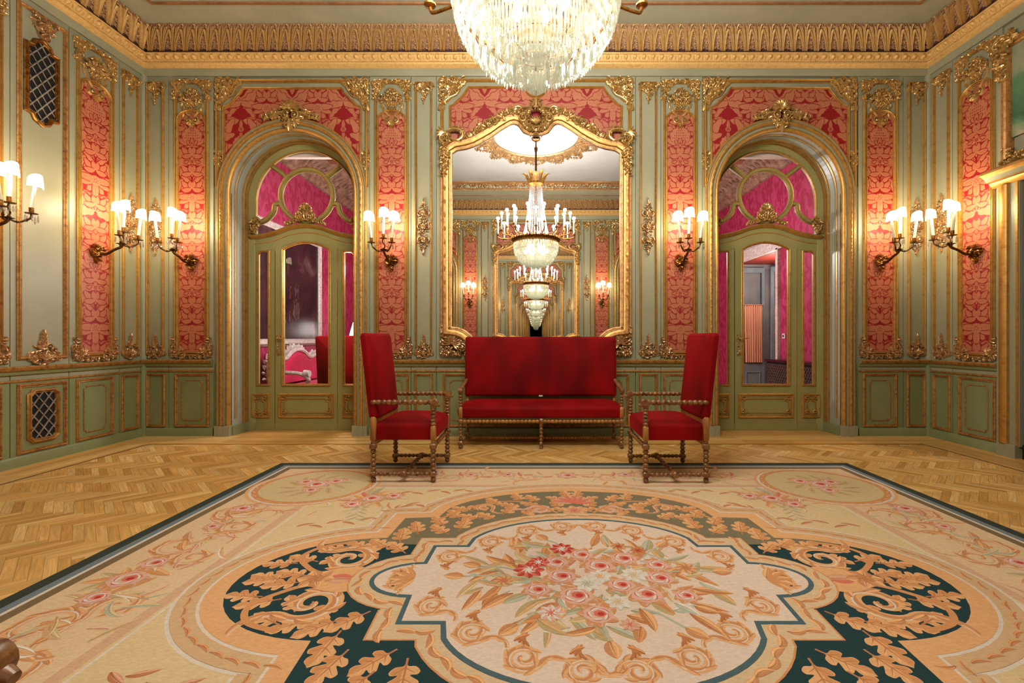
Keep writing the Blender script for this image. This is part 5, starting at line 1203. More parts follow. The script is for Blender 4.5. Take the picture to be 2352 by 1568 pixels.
# ---------------------------------------------------------------- wall sconces
SCN = 'three-light gilt wall sconces with half shades'
def make_sconce():
    r = empty('wall_sconce')
    m = MB(); foliage(m, [(-0.05,0.06),(0.05,0.06),(0.06,0.0),(0.03,-0.06),(0,-0.13),(-0.03,-0.06),(-0.06,0.0)], 26, 0.04, 0.07, 3, 0.03, 0.03); shell(m, 0, 0.02, 0.06, -20, 200, 7, 0.04, 0.01); leaf(m, 0, -0.03, -90, 0.1, 0.025, 0.03)
    m.build('backplate', BRASS, r)
    m = MB(); tube(m, smoothpath([(0,-0.02,0.0),(0,-0.10,-0.03),(0,-0.2,0.02),(0,-0.27,0.05),(0,-0.30,0.10)], 5), [0.014]*21, 8); lathe(m, (0,-0.275,0.075), (0,-0.275,0.095), [(0,0.01),(0.5,0.05),(1,0.012)], 14); m.build('stem', BRONZE, r)
    R = random.Random(3)
    for u, h, v, tilt in ((0, 0.30, 0.21, 0.008), (-0.115, 0.36, 0.15, -0.025), (0.115, 0.36, 0.15, 0.025)):
        m = MB()
        if u == 0: tube(m, smoothpath([(0,-0.28,0.09),(0.015,-0.29,0.13),(-0.01,-0.30,0.17),(0,-0.30,0.205)], 5), 0.008, 6)
        else:
            s = 1 if u > 0 else -1; tube(m, smoothpath([(0,-0.275,0.085),(s*0.05,-0.31,0.06),(s*0.085,-0.345,0.085),(s*0.105,-0.365,0.11),(u,-h,v-0.005)], 5), 0.008, 6)
            lathe(m, (s*0.05,-0.31,0.05), (s*0.05,-0.31,0.075), [(0,0.003),(0.5,0.014),(1,0.003)], 6); lathe(m, (s*0.088,-0.348,0.075), (s*0.088,-0.348,0.1), [(0,0.003),(0.5,0.014),(1,0.003)], 6)
        arm = m.build('arm', BRONZE, r)
        m = MB(); lathe(m, (u,-h,v-0.008), (u,-h,v+0.05), [(0,0.006),(0.1,0.042),(0.18,0.044),(0.24,0.014),(0.5,0.018),(0.8,0.017),(1,0.019)], 14); m.build('drip_pan', BRASS, r)
        m = MB(); lathe(m, (u,-h,v+0.045), (u+tilt,-h,v+0.235), [(0,0.0135),(1,0.0125)], 10); m.build('candle', CANDLE, r)
        bx, bz = u+tilt*1.1, v+0.28
        m = MB(); lathe(m, (bx,-h,bz-0.045), (bx,-h,bz+0.03), [(0,0.008),(0.4,0.016),(0.7,0.012),(1,0.002)], 10); m.build('bulb', BULBW, r)
        m = MB(); n = 14; rows = 6; vs = []       # half shade clipped to the bulb, arched along its top
        for j in range(rows+1):
            for i in range(n+1):
                a = math.radians(-172+164*i/n); t = j/rows; top = 0.075+0.04*sin(PI*i/n)**0.7; z = bz-0.045+t*top; rr = 0.066-0.008*t
                vs.append((bx+rr*cos(a), -h+rr*0.85*sin(a)+0.01, z))
        m.add(vs, [(j*(n+1)+i, j*(n+1)+i+1, (j+1)*(n+1)+i+1, (j+1)*(n+1)+i) for j in range(rows) for i in range(n)]); m.build('lamp_shade', SHADE, r)
        for k in range(5):
            a = 2*PI*k/5+0.3; x, y = u+0.04*cos(a), -h+0.04*sin(a); L = R.uniform(0.05, 0.075)
            m = MB(); lathe(m, (x,y,v-0.012), (x,y,v-0.012-L), [(0,0.002),(0.12,0.002),(0.2,0.006),(0.75,0.009),(1,0.002)], 6); m.build('crystal_drop', CRYS2, r)
    return r
SLIGHTS = []
def sconce_lights(o):
    M = Matrix.Translation(o.location) @ Matrix.Rotation(o.rotation_euler.z, 4, 'Z')
    for u, h, v in ((0.008, 0.30, 0.49), (-0.14, 0.36, 0.43), (0.14, 0.36, 0.43)):
        l = bpy.data.lights.new('sconce_bulb', 'POINT'); l.energy = 2.4; l.color = (1.0, 0.80, 0.54); l.shadow_soft_size = 0.03
        ob = bpy.data.objects.new('sconce_bulb', l); COL.objects.link(ob); ob.location = M @ Vector((u*0.9, -(h-0.0)+0.03, v+0.0))
SX_, SZ_ = 330/K, 2.115
proto = make_sconce(); first = True
spots = [((-330/K, D-0.025, SZ_), 0, 'wall sconce between the mirror and the door to the painting room'),
         ((330/K, D-0.025, SZ_), 0, 'wall sconce between the mirror and the door to the curtain room'),
         ((-787/K, D-0.025, SZ_), 0, 'sconce on the mirror wall beside the corner next to the vent grilles'),
         ((787/K, D-0.025, SZ_), 0, 'sconce on the mirror wall beside the corner next to the grey door'),
         ((-W+0.025, 4.905, SZ_), PI/2, 'sconce on the side wall between the room corner and the vent grilles'),
         ((-W+0.025, 3.84, SZ_), PI/2, 'sconce nearest the lens, beside the vent grilles and cut by the photo edge'),
         ((W-0.025, 4.905, SZ_), -PI/2, 'sconce on the side wall between the room corner and the slate-grey door'),
         ((-330/K, -B+0.025, SZ_), PI, 'sconce mirrored to one side of the chandelier, nearer the painting room door'),
         ((330/K, -B+0.025, SZ_), PI, 'sconce mirrored to one side of the chandelier, nearer the curtain room door')]
for i, (lo, ro, lb) in enumerate(spots):
    o = proto if i == 0 else copy_tree(proto)
    o.location = lo; o.rotation_euler = (0, 0, ro); tag(o, lb, 'wall sconce', SCN); sconce_lights(o)

# ---------------------------------------------------------------- chandelier
ch = tag(empty('chandelier', (0.0, CHY, ZC)), 'huge crystal chandelier with a waterfall bowl hanging from the ceiling', 'chandelier')
def CZ(z): return z-ZC
m = MB(); lathe(m, (0,0,0), (0,0,-0.06), [(0,0.09),(0.5,0.08),(1,0.03)], 16); m.build('ceiling_rose', BRASS, ch)
m = MB(); lathe(m, (0,0,-0.05), (0,0,CZ(4.2)), [(0,0.014),(0.15,0.014),(0.18,0.035),(0.24,0.03),(0.3,0.018),(0.95,0.022),(1,0.03)], 12); m.build('hanging_rod', BRONZE, ch)
m = MB(); lathe(m, (0,0,CZ(4.2)), (0,0,CZ(2.62)), [(0,0.02),(0.7,0.025),(0.76,0.07),(0.82,0.03),(0.96,0.03),(0.97,0.05),(0.99,0.04),(1,0.008)], 14); m.build('central_stem', BRONZE, ch)
m = MB(); lathe(m, (0,0,CZ(4.06)), (0,0,CZ(4.14)), [(0,0.11),(0.5,0.15),(1,0.14)], 24)
for k in range(12):
    a = 2*PI*k/12; L = 0.16 if k % 2 else 0.2
    pts = [(0.13+0.11*t+0.04*t*t, 4.11+L*sin(t*1.9)) for t in [i/5 for i in range(6)]]
    vs = []
    for i, (rr, z) in enumerate(pts):
        w = 0.04*sin(PI*min(1, i/5*0.85+0.15)); vs += [(rr*cos(a)-w*sin(a), rr*sin(a)+w*cos(a), CZ(z)), ((rr+0.015)*cos(a), (rr+0.015)*sin(a), CZ(z)), (rr*cos(a)+w*sin(a), rr*sin(a)-w*cos(a), CZ(z))]
    m.add(vs, [(i*3+j, i*3+j+1, i*3+j+4, i*3+j+3) for i in range(5) for j in range(2)])
m.build('leaf_crown', BRASS, ch)
for k in range(26):           # strings of cut beads from crown to ring
    a = 2*PI*k/26; m = MB(); n = 34
    for i in range(n):
        t = (i+0.5)/n; rr = 0.115+0.135*t**1.6+0.03*max(0, t-0.8)*5*0.6; z = 4.06-1.0*t; s = 0.012+0.006*t; x, y = rr*cos(a), rr*sin(a)
        m.add([(x+s,y,CZ(z)),(x,y+s,CZ(z)),(x-s,y,CZ(z)),(x,y-s,CZ(z)),(x,y,CZ(z+0.015)),(x,y,CZ(z-0.015))], [(0,1,4),(1,2,4),(2,3,4),(3,0,4),(1,0,5),(2,1,5),(3,2,5),(0,3,5)])
    m.build('bead_string', CRYS2, ch, smooth=False)
m = MB(); lathe(m, (0,0,CZ(2.985)), (0,0,CZ(3.085)), [(0,0.425),(0.1,0.44),(0.3,0.42),(0.5,0.425),(0.8,0.44),(0.9,0.43),(1,0.41)], 48, caps=False)
for k in range(36):
    a = 2*PI*k/36
    lathe(m, (0.435*cos(a),0.435*sin(a),CZ(3.02)), (0.455*cos(a),0.455*sin(a),CZ(3.10)), [(0,0.01),(0.5,0.028),(1,0.004)], 6)
m.build('gilt_ring', BRASS, ch)
R = random.Random(9)
prisms = []
for k in range(13):
    ph = math.radians(2+k*6.6); rr = 0.425*cos(ph); z = 3.0-0.40*sin(ph); n = max(10, int(2*PI*rr/0.0185))
    for i in range(n):
        a = 2*PI*(i+0.5*(k % 2))/n+R.uniform(-0.01, 0.01); prisms.append((rr*cos(a), rr*sin(a), z, R.uniform(0.10, 0.125), a))
def prism(m, x, y, z, L, a):
    s = 0.0085; c, sn = cos(a), sin(a); P = lambda dx, dy, dz: (x+dx*c-dy*sn, y+dx*sn+dy*c, CZ(z+dz))
    vs = [P(0,0,0)] + [P(dx*s*0.55, dy*s*0.55, -L*0.08) for dx, dy in ((1,0),(0,1),(-1,0),(0,-1))] + [P(dx*s, dy*s, -L*0.72) for dx, dy in ((1,0),(0,1),(-1,0),(0,-1))] + [P(0,0,-L)]
    fs = [(0,1,2),(0,2,3),(0,3,4),(0,4,1)] + [(1+i,5+i,5+(i+1) % 4,1+(i+1) % 4) for i in range(4)] + [(5+i,9,5+(i+1) % 4) for i in range(4)]
    m.add(vs, fs)
prisms.sort(key=lambda p: p[1])        # the hundred nearest the lens are parts of their own
for p in prisms[:100]:
    m = MB(); prism(m, *p); m.build('crystal_prism', CRYS, ch, smooth=False)
m = MB()
for p in prisms[100:]: prism(m, *p)
tag(m.build('crystal_fringe', CRYS, ch, smooth=False), kind='stuff')
m = MB()
for k in range(0, 13, 3):
    ph = math.radians(2+k*6.6); rr = 0.42*cos(ph); z = CZ(3.0-0.40*sin(ph)); tube(m, [(rr*cos(2*PI*i/40), rr*sin(2*PI*i/40), z) for i in range(41)], 0.004, 5)
for k in range(8):
    a = 2*PI*k/8; tube(m, [(0.42*cos(math.radians(q))*cos(a), 0.42*cos(math.radians(q))*sin(a), CZ(3.0-0.40*sin(math.radians(q)))) for q in range(2, 88, 8)], 0.004, 5)
m.build('bowl_cage', BRASS, ch)
m = MB()
for k in range(6):
    a = 2*PI*k/6+0.2; x, y = 0.15*cos(a), 0.15*sin(a); lathe(m, (x,y,CZ(2.98)), (x,y,CZ(2.88)), [(0,0.01),(0.3,0.02),(0.7,0.03),(1,0.012)], 8)
m.build('bowl_bulb', BULBC, ch)
for k in range(24):
    up = k % 2; a = 2*PI*k/24; R0, z1 = (0.56, 3.27) if up else (0.72, 3.15); c, s = cos(a), sin(a)
    q = smoothpath([(0.43, 3.07), (0.49, 3.075), (0.58, 3.075), (R0*0.97, z1-0.06), (R0, z1-0.02)] if not up else [(0.43, 3.06), (0.47, 3.14), (0.52, 3.10), (0.56, 3.16), (R0, z1-0.02)], 5)
    m = MB(); tube(m, [(r*c, r*s, CZ(z)) for r, z in q], 0.011, 6); lathe(m, (R0*c,R0*s,CZ(z1-0.025)), (R0*c,R0*s,CZ(z1+0.02)), [(0,0.006),(0.3,0.035),(0.5,0.036),(0.6,0.014),(1,0.015)], 10)
    arm = m.build('candle_arm', BRASS, ch)
    m = MB(); lathe(m, (R0*c,R0*s,CZ(z1+0.01)), (R0*c,R0*s,CZ(z1+0.22)), [(0,0.0115),(1,0.0105)], 8); m.build('candle', CANDLE, arm)
    m = MB(); lathe(m, (R0*c,R0*s,CZ(z1+0.22)), (R0*c,R0*s,CZ(z1+0.29)), [(0,0.008),(0.35,0.017),(0.7,0.011),(1,0.002)], 8); m.build('bulb', BULBC, arm)
    l = bpy.data.lights.new('chandelier_bulb', 'POINT'); l.energy = 10.0; l.color = (1.0, 0.97, 0.92); l.shadow_soft_size = 0.03
    ob = bpy.data.objects.new('chandelier_bulb', l); COL.objects.link(ob); ob.location = (R0*c, CHY+R0*s, z1+0.31)
for k in range(6):
    a = 2*PI*k/6+0.2; l = bpy.data.lights.new('bowl_light', 'POINT'); l.energy = 3.5; l.color = (1.0, 0.95, 0.80); l.shadow_soft_size = 0.04
    ob = bpy.data.objects.new('bowl_light', l); COL.objects.link(ob); ob.location = (0.2*cos(a), CHY+0.2*sin(a), 2.83)
for z in (3.45, 3.2):
    l = bpy.data.lights.new('stem_light', 'POINT'); l.energy = 4.0; l.color = (0.96, 0.97, 1.0); l.shadow_soft_size = 0.03
    ob = bpy.data.objects.new('stem_light', l); COL.objects.link(ob); ob.location = (0.06, CHY-0.06, z)

# ---------------------------------------------------------------- tapestry rug: every motif is an inlaid shape of its own colour
RCX, RCY, RHX, RHY = 0.265, 2.22, 2.665, 2.07
class Rug:
    def __init__(s): s.m = MB(); s.layer = 0; s.items = []
    def keep(s, vs, fs, col):
        xs = [p[0] for p in vs]; ys = [p[1] for p in vs]; s.items.append((s.layer, len(s.items), vs, fs, col, (min(xs), min(ys), max(xs), max(ys))))
    def poly(s, P, col): s.keep(list(P), [tuple(range(len(P)))], col)
    def finish(s):
        """each inlay sits one thread above whatever it overlaps"""
        it = sorted(s.items, key=lambda q: (q[0], q[1])); bb = np.array([q[5] for q in it]); rank = np.zeros(len(it))
        for i in range(len(it)):
            if i:
                b = bb[i]; hit = (bb[:i, 0] < b[2]) & (bb[:i, 2] > b[0]) & (bb[:i, 1] < b[3]) & (bb[:i, 3] > b[1])
                rank[i] = rank[:i][hit].max()+1 if hit.any() else 0
            z = 0.0065+rank[i]*1.2e-5; s.m.add([(x, y, z) for x, y in it[i][2]], it[i][3], 0, it[i][4])
        return 0.0065+rank.max()*1.2e-5
    def stroke(s, P, ws, col, closed=False):
        n = len(P); vs = []
        if not isinstance(ws, (list, tuple)): ws = [ws]*n
        for i in range(n):
            a = P[(i-1) % n] if closed or i else P[0]; b = P[(i+1) % n] if closed or i < n-1 else P[-1]; p = P[i]
            def nn(q, r):
                dx, dy = r[0]-q[0], r[1]-q[1]; l = math.hypot(dx, dy) or 1e-9; return -dy/l, dx/l
            n1 = nn(a, p) if a != p else nn(p, b); n2 = nn(p, b) if b != p else n1
            d = max(0.4, 1+n1[0]*n2[0]+n1[1]*n2[1]); nx, ny = (n1[0]+n2[0])/d, (n1[1]+n2[1])/d
            vs += [(p[0]+nx*ws[i], p[1]+ny*ws[i]), (p[0]-nx*ws[i], p[1]-ny*ws[i])]
        s.keep(vs, [(2*i, 2*i+1, 2*((i+1) % n)+1, 2*((i+1) % n)) for i in range(n if closed else n-1)], col)
RG = Rug()
CR = dict(cream=rgb(228,198,156), inner=rgb(230,208,186), pale=rgb(226,212,192), teal=rgb(40,66,68), moss=rgb(130,120,94), peach=rgb(230,176,122), peach2=rgb(216,152,98), rust=rgb(194,128,82), orange=rgb(206,144,98), pink=rgb(226,180,160), rose=rgb(220,122,100), red=rgb(192,66,58), blue=rgb(84,106,110), grey=rgb(120,134,138), edge=rgb(62,68,60), brown=rgb(132,110,80), straw=rgb(214,190,142), olive=rgb(188,168,122), white=rgb(226,222,210), salmon=rgb(216,164,130), tan=rgb(214,172,122), green=rgb(186,188,164))
SYM = [(1,1),(-1,1),(1,-1),(-1,-1)]
def tf(P, s): return [(x*s[0], y*s[1]) for x, y in P]
def frame(x0, y0, w, col):
    """rectangular band of width w inside half-size x0,y0"""
    for P in ([(-x0,y0),(x0,y0),(x0-w,y0-w),(-x0+w,y0-w)], [(x0,y0),(x0,-y0),(x0-w,-y0+w),(x0-w,y0-w)], [(x0,-y0),(-x0,-y0),(-x0+w,-y0+w),(x0-w,-y0+w)], [(-x0,-y0),(-x0,y0),(-x0+w,y0-w),(-x0+w,-y0+w)]): RG.poly(P, col)
def lobe(cx, cy, ang, L, w, curl=0.0, n=8):
    a = math.radians(ang); c = [(cx, cy, a)]
    for i in range(n): a += math.radians(curl)/n; c.append((c[-1][0]+cos(a)*L/n, c[-1][1]+sin(a)*L/n, a))
    W_ = [w*(0.12+0.88*sin(PI*(i/n)**0.85)**0.9)*(1.0 if i < n else 0.05) for i in range(n+1)]
    return c, [(x-sin(q)*k, y+cos(q)*k) for (x, y, q), k in zip(c, W_)], [(x+sin(q)*k, y-cos(q)*k) for (x, y, q), k in zip(c, W_)]
def rleaf(cx, cy, ang, L, w, c1, c2, curl=0.0, s=(1,1)):
    c, l, r = lobe(cx, cy, ang, L, w, curl); RG.poly(tf(l+r[::-1], s), c1)
    mid = [(p[0], p[1]) for p in c]; RG.poly(tf([(a[0]*0.75+b[0]*0.25, a[1]*0.75+b[1]*0.25) for a, b in zip(mid, r)]+r[::-1], s), c2)
    if L > 0.07: RG.stroke(tf(mid[:-1], s), [0.0035*(1-i/len(mid)) for i in range(len(mid)-1)], tuple(0.78*k for k in c2[:3])+(1,)); RG.stroke(tf([(a[0]*0.5+b[0]*0.5, a[1]*0.5+b[1]*0.5) for a, b in zip(mid, l)][1:-1], s), 0.0018, tuple(min(1, 1.3*k) for k in c1[:3])+(1,))
def oak(cx, cy, ang, L, s=(1,1), c1=None, c2=None, c3=None):
    c1 = c1 or CR['peach']; c2 = c2 or CR['peach2']; c3 = c3 or CR['rust']; q = math.radians(ang); X = lambda a, b: (cx+a*cos(q)-b*sin(q), cy+a*sin(q)+b*cos(q))
    up = [(0,0.01),(0.10,0.05),(0.12,0.2),(0.24,0.3),(0.33,0.26),(0.34,0.12),(0.42,0.2),(0.52,0.31),(0.64,0.26),(0.64,0.12),(0.74,0.18),(0.86,0.17),(0.93,0.08),(1.0,0.0)]
    sm = smoothpath(up, 3); U = [X(a*L, b*L*0.95) for a, b in sm]; V = [X(a*L, -b*L*0.95) for a, b in sm]
    RG.poly(tf(U+V[::-1][1:-1], s), c1); RG.poly(tf([X(a*L, -b*L*0.95*0.9) for a, b in sm]+[X(0.7*L, -0.03*L), X(0.4*L, -0.05*L)], s), c2)
    for a, b in ((0.3,0.2),(0.58,0.2),(0.8,0.1)): RG.stroke(tf([X((a-0.1)*L, b*0.3*L), X(a*L, b*L*0.9), X((a+0.04)*L, b*L*1.2)], s), [0.0015*L*10*0.4, 0.006*L*2, 0.0005], tuple(min(1, 1.22*k) for k in c1[:3])+(1,))
    RG.stroke(tf([X(-0.12*L,0), X(0.5*L,0.01*L), X(0.9*L,0)], s), [0.0045, 0.003, 0.001], c3)
    for a, b in ((0.3,0.24),(0.58,0.26)):
        RG.stroke(tf([X((a-0.16)*L,0), X(a*L,b*L*0.8)], s), [0.0028, 0.0008], c3); RG.stroke(tf([X((a-0.16)*L,0), X(a*L,-b*L*0.8)], s), [0.0028, 0.0008], c3)
def vol(cx, cy, r, a0, turns, d, w, col, col2, s=(1,1), tail=None):
    n = int(30*turns); P = []
    if tail:      # S-shaped lead-in that meets the spiral on its tangent
        aa = math.radians(a0); px, py = cx+r*1.06*cos(aa), cy+r*1.06*sin(aa); th = math.atan2(-d*cos(aa), d*sin(aa)); T = []
        for i in range(11): px += cos(th)*r*0.2; py += sin(th)*r*0.2; th += d*math.radians(13); T.append((px, py))
        P += T[::-1]
    for i in range(n+1):
        t = i/n; rr = r*(1-t)**0.7+r*0.06; a = math.radians(a0)+d*2*PI*turns*t; P.append((cx+rr*cos(a), cy+rr*sin(a)))
    N_ = len(P); ws = [w*(0.5+0.6*sin(PI*min(1, i/N_*1.1))) for i in range(N_)]; RG.stroke(tf(P, s), ws, col); RG.stroke(tf([(x+w*0.25, y-w*0.25) for x, y in P], s), [k*0.35 for k in ws], col2); RG.stroke(tf([(x-w*0.3, y+w*0.3) for x, y in P], s), [k*0.14 for k in ws], CR['pale'])
    for i in range(3, N_-14, 5):      # frond leaves on the outer side
        x, y = P[i]; dx, dy = P[i+1][0]-x, P[i+1][1]-y; g = math.degrees(math.atan2(dy, dx)); rleaf(x, y, g-d*38, w*3.2, w*0.62, col, col2, d*40, s)
def flower(cx, cy, r, n, c1, c2, cc, s=(1,1), rot=0.0, inner=True):
    for k in range(n): rleaf(cx+r*0.12*cos(2*PI*k/n+rot), cy+r*0.12*sin(2*PI*k/n+rot), math.degrees(2*PI*k/n+rot), r*0.9, r*2.4/n, c1, c2, 0, s)
    RG.layer += 1
    if inner:
        for k in range(n): rleaf(cx, cy, math.degrees(2*PI*(k+0.5)/n+rot), r*0.5, r*1.3/n, c2, cc, 0, s)
    RG.poly(tf([(cx+r*0.16*cos(2*PI*k/10), cy+r*0.16*sin(2*PI*k/10)) for k in range(10)], s), cc); RG.layer -= 1
def rose(cx, cy, r, s=(1,1), a=0.0, cols=('salmon','pink','rose','red')):
    c = [CR[x] for x in cols]; R = random.Random(int(cx*977+cy*331))
    for k in range(7): rleaf(cx, cy, a+360*k/7+R.uniform(-12,12), r*1.05, r*0.34, c[0], CR['peach2'], 20, s)
    RG.layer += 1
    blob = lambda k, ox, oy: tf([(cx+ox+r*k*cos(2*PI*i/16)*(1+0.1*sin(3*i)), cy+oy+r*k*0.9*sin(2*PI*i/16)) for i in range(16)], s)
    RG.poly(blob(0.72, 0, 0), c[1]); RG.layer += 1
    for k in range(5): rleaf(cx+r*0.5*cos(math.radians(a+72*k)), cy+r*0.5*sin(math.radians(a+72*k)), a+72*k+100, r*0.55, r*0.10, CR['white'], c[2], 60, s)
    RG.poly(blob(0.3, r*0.08, r*0.05), c[2]); RG.layer += 1; RG.poly(blob(0.16, r*0.12, r*0.02), c[3]); RG.layer -= 3
# ground and striped border
RG.poly([(-RHX,-RHY),(RHX,-RHY),(RHX,RHY),(-RHX,RHY)], CR['cream']); RG.layer = 1
frame(RHX, RHY, 0.072, CR['edge']); frame(RHX-0.072, RHY-0.072, 0.045, CR['grey']); frame(RHX-0.117, RHY-0.117, 0.02, CR['pale']); frame(RHX-0.137, RHY-0.137, 0.055, CR['brown'])
# inner field tint and rail
RG.poly([(-1.92,-1.40),(1.92,-1.40),(1.92,1.40),(-1.92,1.40)], rgb(224,198,150)); RG.layer = 2
frame(1.95, 1.43, 0.055, rgb(218,176,140)); frame(1.88, 1.36, 0.012, CR['pale'])
# outlines of the two medallions (one quadrant, mirrored)
def quad(Q): return Q + [(-x, y) for x, y in Q[::-1][1:]] + [(-x, -y) for x, y in Q[1:]] + [(x, -y) for x, y in Q[::-1][1:-1]]
def ell(cx, cy, rx, ry, a0, a1, n): return [(cx+rx*cos(math.radians(a0+(a1-a0)*i/n)), cy+ry*sin(math.radians(a0+(a1-a0)*i/n))) for i in range(n+1)]
OUT = ell(1.117, 0.0, 0.598, 0.456, 0, 88, 12) + [(1.117, 0.75), (0.905, 0.765)] + ell(0, 0.765, 0.905, 0.505, 18, 90, 12)
INN = ell(0.828, 0.0, 0.228, 0.148, 0, 88, 8) + [(0.828, 0.34), (0.643, 0.34)] + ell(0, 0.30, 0.66, 0.42, 20, 90, 12)
def offs(Q, d):
    P = quad(Q); n = len(P); out = []
    for i in range(n):
        a, p, b = P[i-1], P[i], P[(i+1) % n]
        def nn(q, r):
            dx, dy = r[0]-q[0], r[1]-q[1]; l = math.hypot(dx, dy) or 1e-9; return dy/l, -dx/l
        n1, n2 = nn(a, p), nn(p, b); k = max(0.4, 1+n1[0]*n2[0]+n1[1]*n2[1]); out.append((p[0]+(n1[0]+n2[0])/k*d, p[1]+(n1[1]+n2[1])/k*d))
    return out
RG.layer = 3; RG.poly(offs(OUT, 0.20), CR['pale']); RG.layer = 4; RG.poly(offs(OUT, 0.185), rgb(216,180,136)); RG.layer = 5; RG.poly(offs(OUT, 0.098), CR['pale']); RG.layer = 6; RG.poly(offs(OUT, 0.085), CR['peach']); RG.layer = 7
Pm = offs(OUT, 0.142); n = len(Pm); acc = 0
for i in range(n):       # scale marks along the outer band
    a, b = Pm[i], Pm[(i+1) % n]; l = math.hypot(b[0]-a[0], b[1]-a[1]); t = 0
    while acc+l-t >= 0.085:
        t += 0.085-acc; acc = 0; x, y = a[0]+(b[0]-a[0])*t/l, a[1]+(b[1]-a[1])*t/l; g = math.degrees(math.atan2(b[1]-a[1], b[0]-a[0])); rleaf(x, y, g+28, 0.085, 0.009, CR['peach2'], CR['orange'], -60)
    acc += l-t
RG.poly(offs(OUT, 0.0), CR['teal']); RG.layer = 8
up = [p for p in quad(OUT)]      # the weave runs to a mossier green in the far half of the band
cl_ = []
for i in range(len(up)):
    a, b = up[i], up[(i+1) % len(up)]; ya, yb = a[1]-0.37, b[1]-0.37
    if ya >= 0: cl_.append(a)
    if ya*yb < 0: t = ya/(ya-yb); cl_.append((a[0]+(b[0]-a[0])*t, 0.37))
RG.poly(cl_, CR['moss']); RG.layer = 9
# oak branches in the dark band
PO, PI_ = offs(OUT, -0.075), offs(INN, 0.165)
Rr = random.Random(12); pts = []; tries = 0
while len(pts) < 74 and tries < 40000:
    tries += 1; x, y = Rr.uniform(0.02, 1.66), Rr.uniform(0.0, 1.22)
    if not inpoly((x, y), PO) or inpoly((x, y), PI_): continue
    if abs(x-1.28) < 0.18 and y < 0.2: continue
    if all(math.hypot(x-a, y-b) > 0.108 for a, b, _ in pts): pts.append((x, y, 0))
for s in SYM:
    for x, y, _ in pts:
        g = math.degrees(math.atan2(y*1.0+0.15, x)); h = (x*7919+y*104729) % 1
        oak(x-0.06*cos(math.radians(g+h*150-75)), y-0.06*sin(math.radians(g+h*150-75)), g+h*150-75, 0.14+0.06*h, s)
RG.layer = 10
for s in SYM:           # acanthus ribbons curling in the side lobes and branches over the top
    vol(1.26, 0.20, 0.12, 60, 1.3, 1, 0.030, CR['peach'], CR['orange'], s, [(0.86, 0.44), (1.0, 0.37), (1.16, 0.35)])
    P = smoothpath([(1.02, 0.02), (1.16, 0.07), (1.30, 0.03), (1.36, -0.06)], 6); RG.stroke(tf(P, s), [0.02+0.03*sin(PI*i/len(P)) for i in range(len(P))], CR['peach'])
    P = smoothpath([(1.32, 0.04), (1.42, 0.10), (1.52, 0.22), (1.46, 0.34), (1.3, 0.40)], 6); RG.stroke(tf(P, s), [0.014]*len(P), CR['peach2'])
    vol(0.62, 0.93, 0.06, 200, 1.2, -1, 0.014, CR['peach'], CR['orange'], s, [(0.36, 0.98), (0.5, 0.9)]); vol(0.24, 0.90, 0.07, 30, 1.2, 1, 0.016, CR['salmon'], CR['pink'], s, [(0.1, 0.80), (0.25, 0.79)])
    P = smoothpath([(0.12, 0.84), (0.3, 1.02), (0.5, 1.05), (0.72, 0.94), (0.9, 0.72)], 6); RG.stroke(tf(P, s), [0.010]*len(P), CR['peach2'])
for sy in (1, -1):
    for k in range(7): rleaf(0, 1.02*sy, (90+(k-3)*26)*sy, 0.16, 0.035, CR['salmon'], CR['rose'], 0)
    flower(0, 0.88*sy, 0.09, 7, CR['peach'], CR['salmon'], CR['rose'])
for sx in (1, -1): rleaf(sx*1.16, 0.0, 90-sx*90, 0.14, 0.045, CR['salmon'], CR['rose']); flower(sx*1.34, 0.0, 0.09, 6, CR['peach'], CR['orange'], CR['rust'])
# inner medallion
RG.layer = 11; RG.poly(offs(INN, 0.115), CR['peach2']); RG.layer = 12; RG.poly(offs(INN, 0.107), rgb(220,192,152)); RG.layer = 13
Pm = offs(INN, 0.06); n = len(Pm); acc = 0; sg = 1
for i in range(n):
    a, b = Pm[i], Pm[(i+1) % n]; l = math.hypot(b[0]-a[0], b[1]-a[1]); t = 0
    while acc+l-t >= 0.075:
        t += 0.075-acc; acc = 0; sg = -sg; x, y = a[0]+(b[0]-a[0])*t/l, a[1]+(b[1]-a[1])*t/l; g = math.degrees(math.atan2(b[1]-a[1], b[0]-a[0])); rleaf(x, y, g+sg*30, 0.09, 0.018, CR['peach'], CR['orange'], -sg*70)
    acc += l-t
RG.poly(offs(INN, 0.016), CR['blue']); RG.layer = 14; RG.poly(offs(INN, -0.006), CR['inner']); RG.layer = 15
for s in SYM:           # rinceaux inside the blue line
    for (x, y, r, a0, d, tl) in ((0.10,0.62,0.062,200,1,[(0.02,0.66),(0.04,0.60)]), (0.31,0.55,0.066,150,-1,[(0.16,0.56),(0.24,0.49)]), (0.52,0.40,0.066,130,-1,[(0.36,0.44),(0.44,0.33)]), (0.72,0.22,0.062,120,-1,[(0.6,0.27),(0.65,0.16)]), (0.93,0.045,0.036,90,-1,[(0.8,0.1),(0.86,0.03)])):
        vol(x, y, r, a0, 1.5, d, 0.017, CR['peach'], CR['orange'], s, tl)
        for k in range(4): rleaf(x-0.02+0.02*k, y-r*0.9-0.01*k, -40-30*k, 0.075, 0.013, CR['peach2'], CR['rust'], -30, s)
for sx in (1, -1):
    for k in range(5): rleaf(sx*0.86, 0, (90-sx*90)+(k-2)*30, 0.13, 0.022, CR['peach'], CR['peach2'])
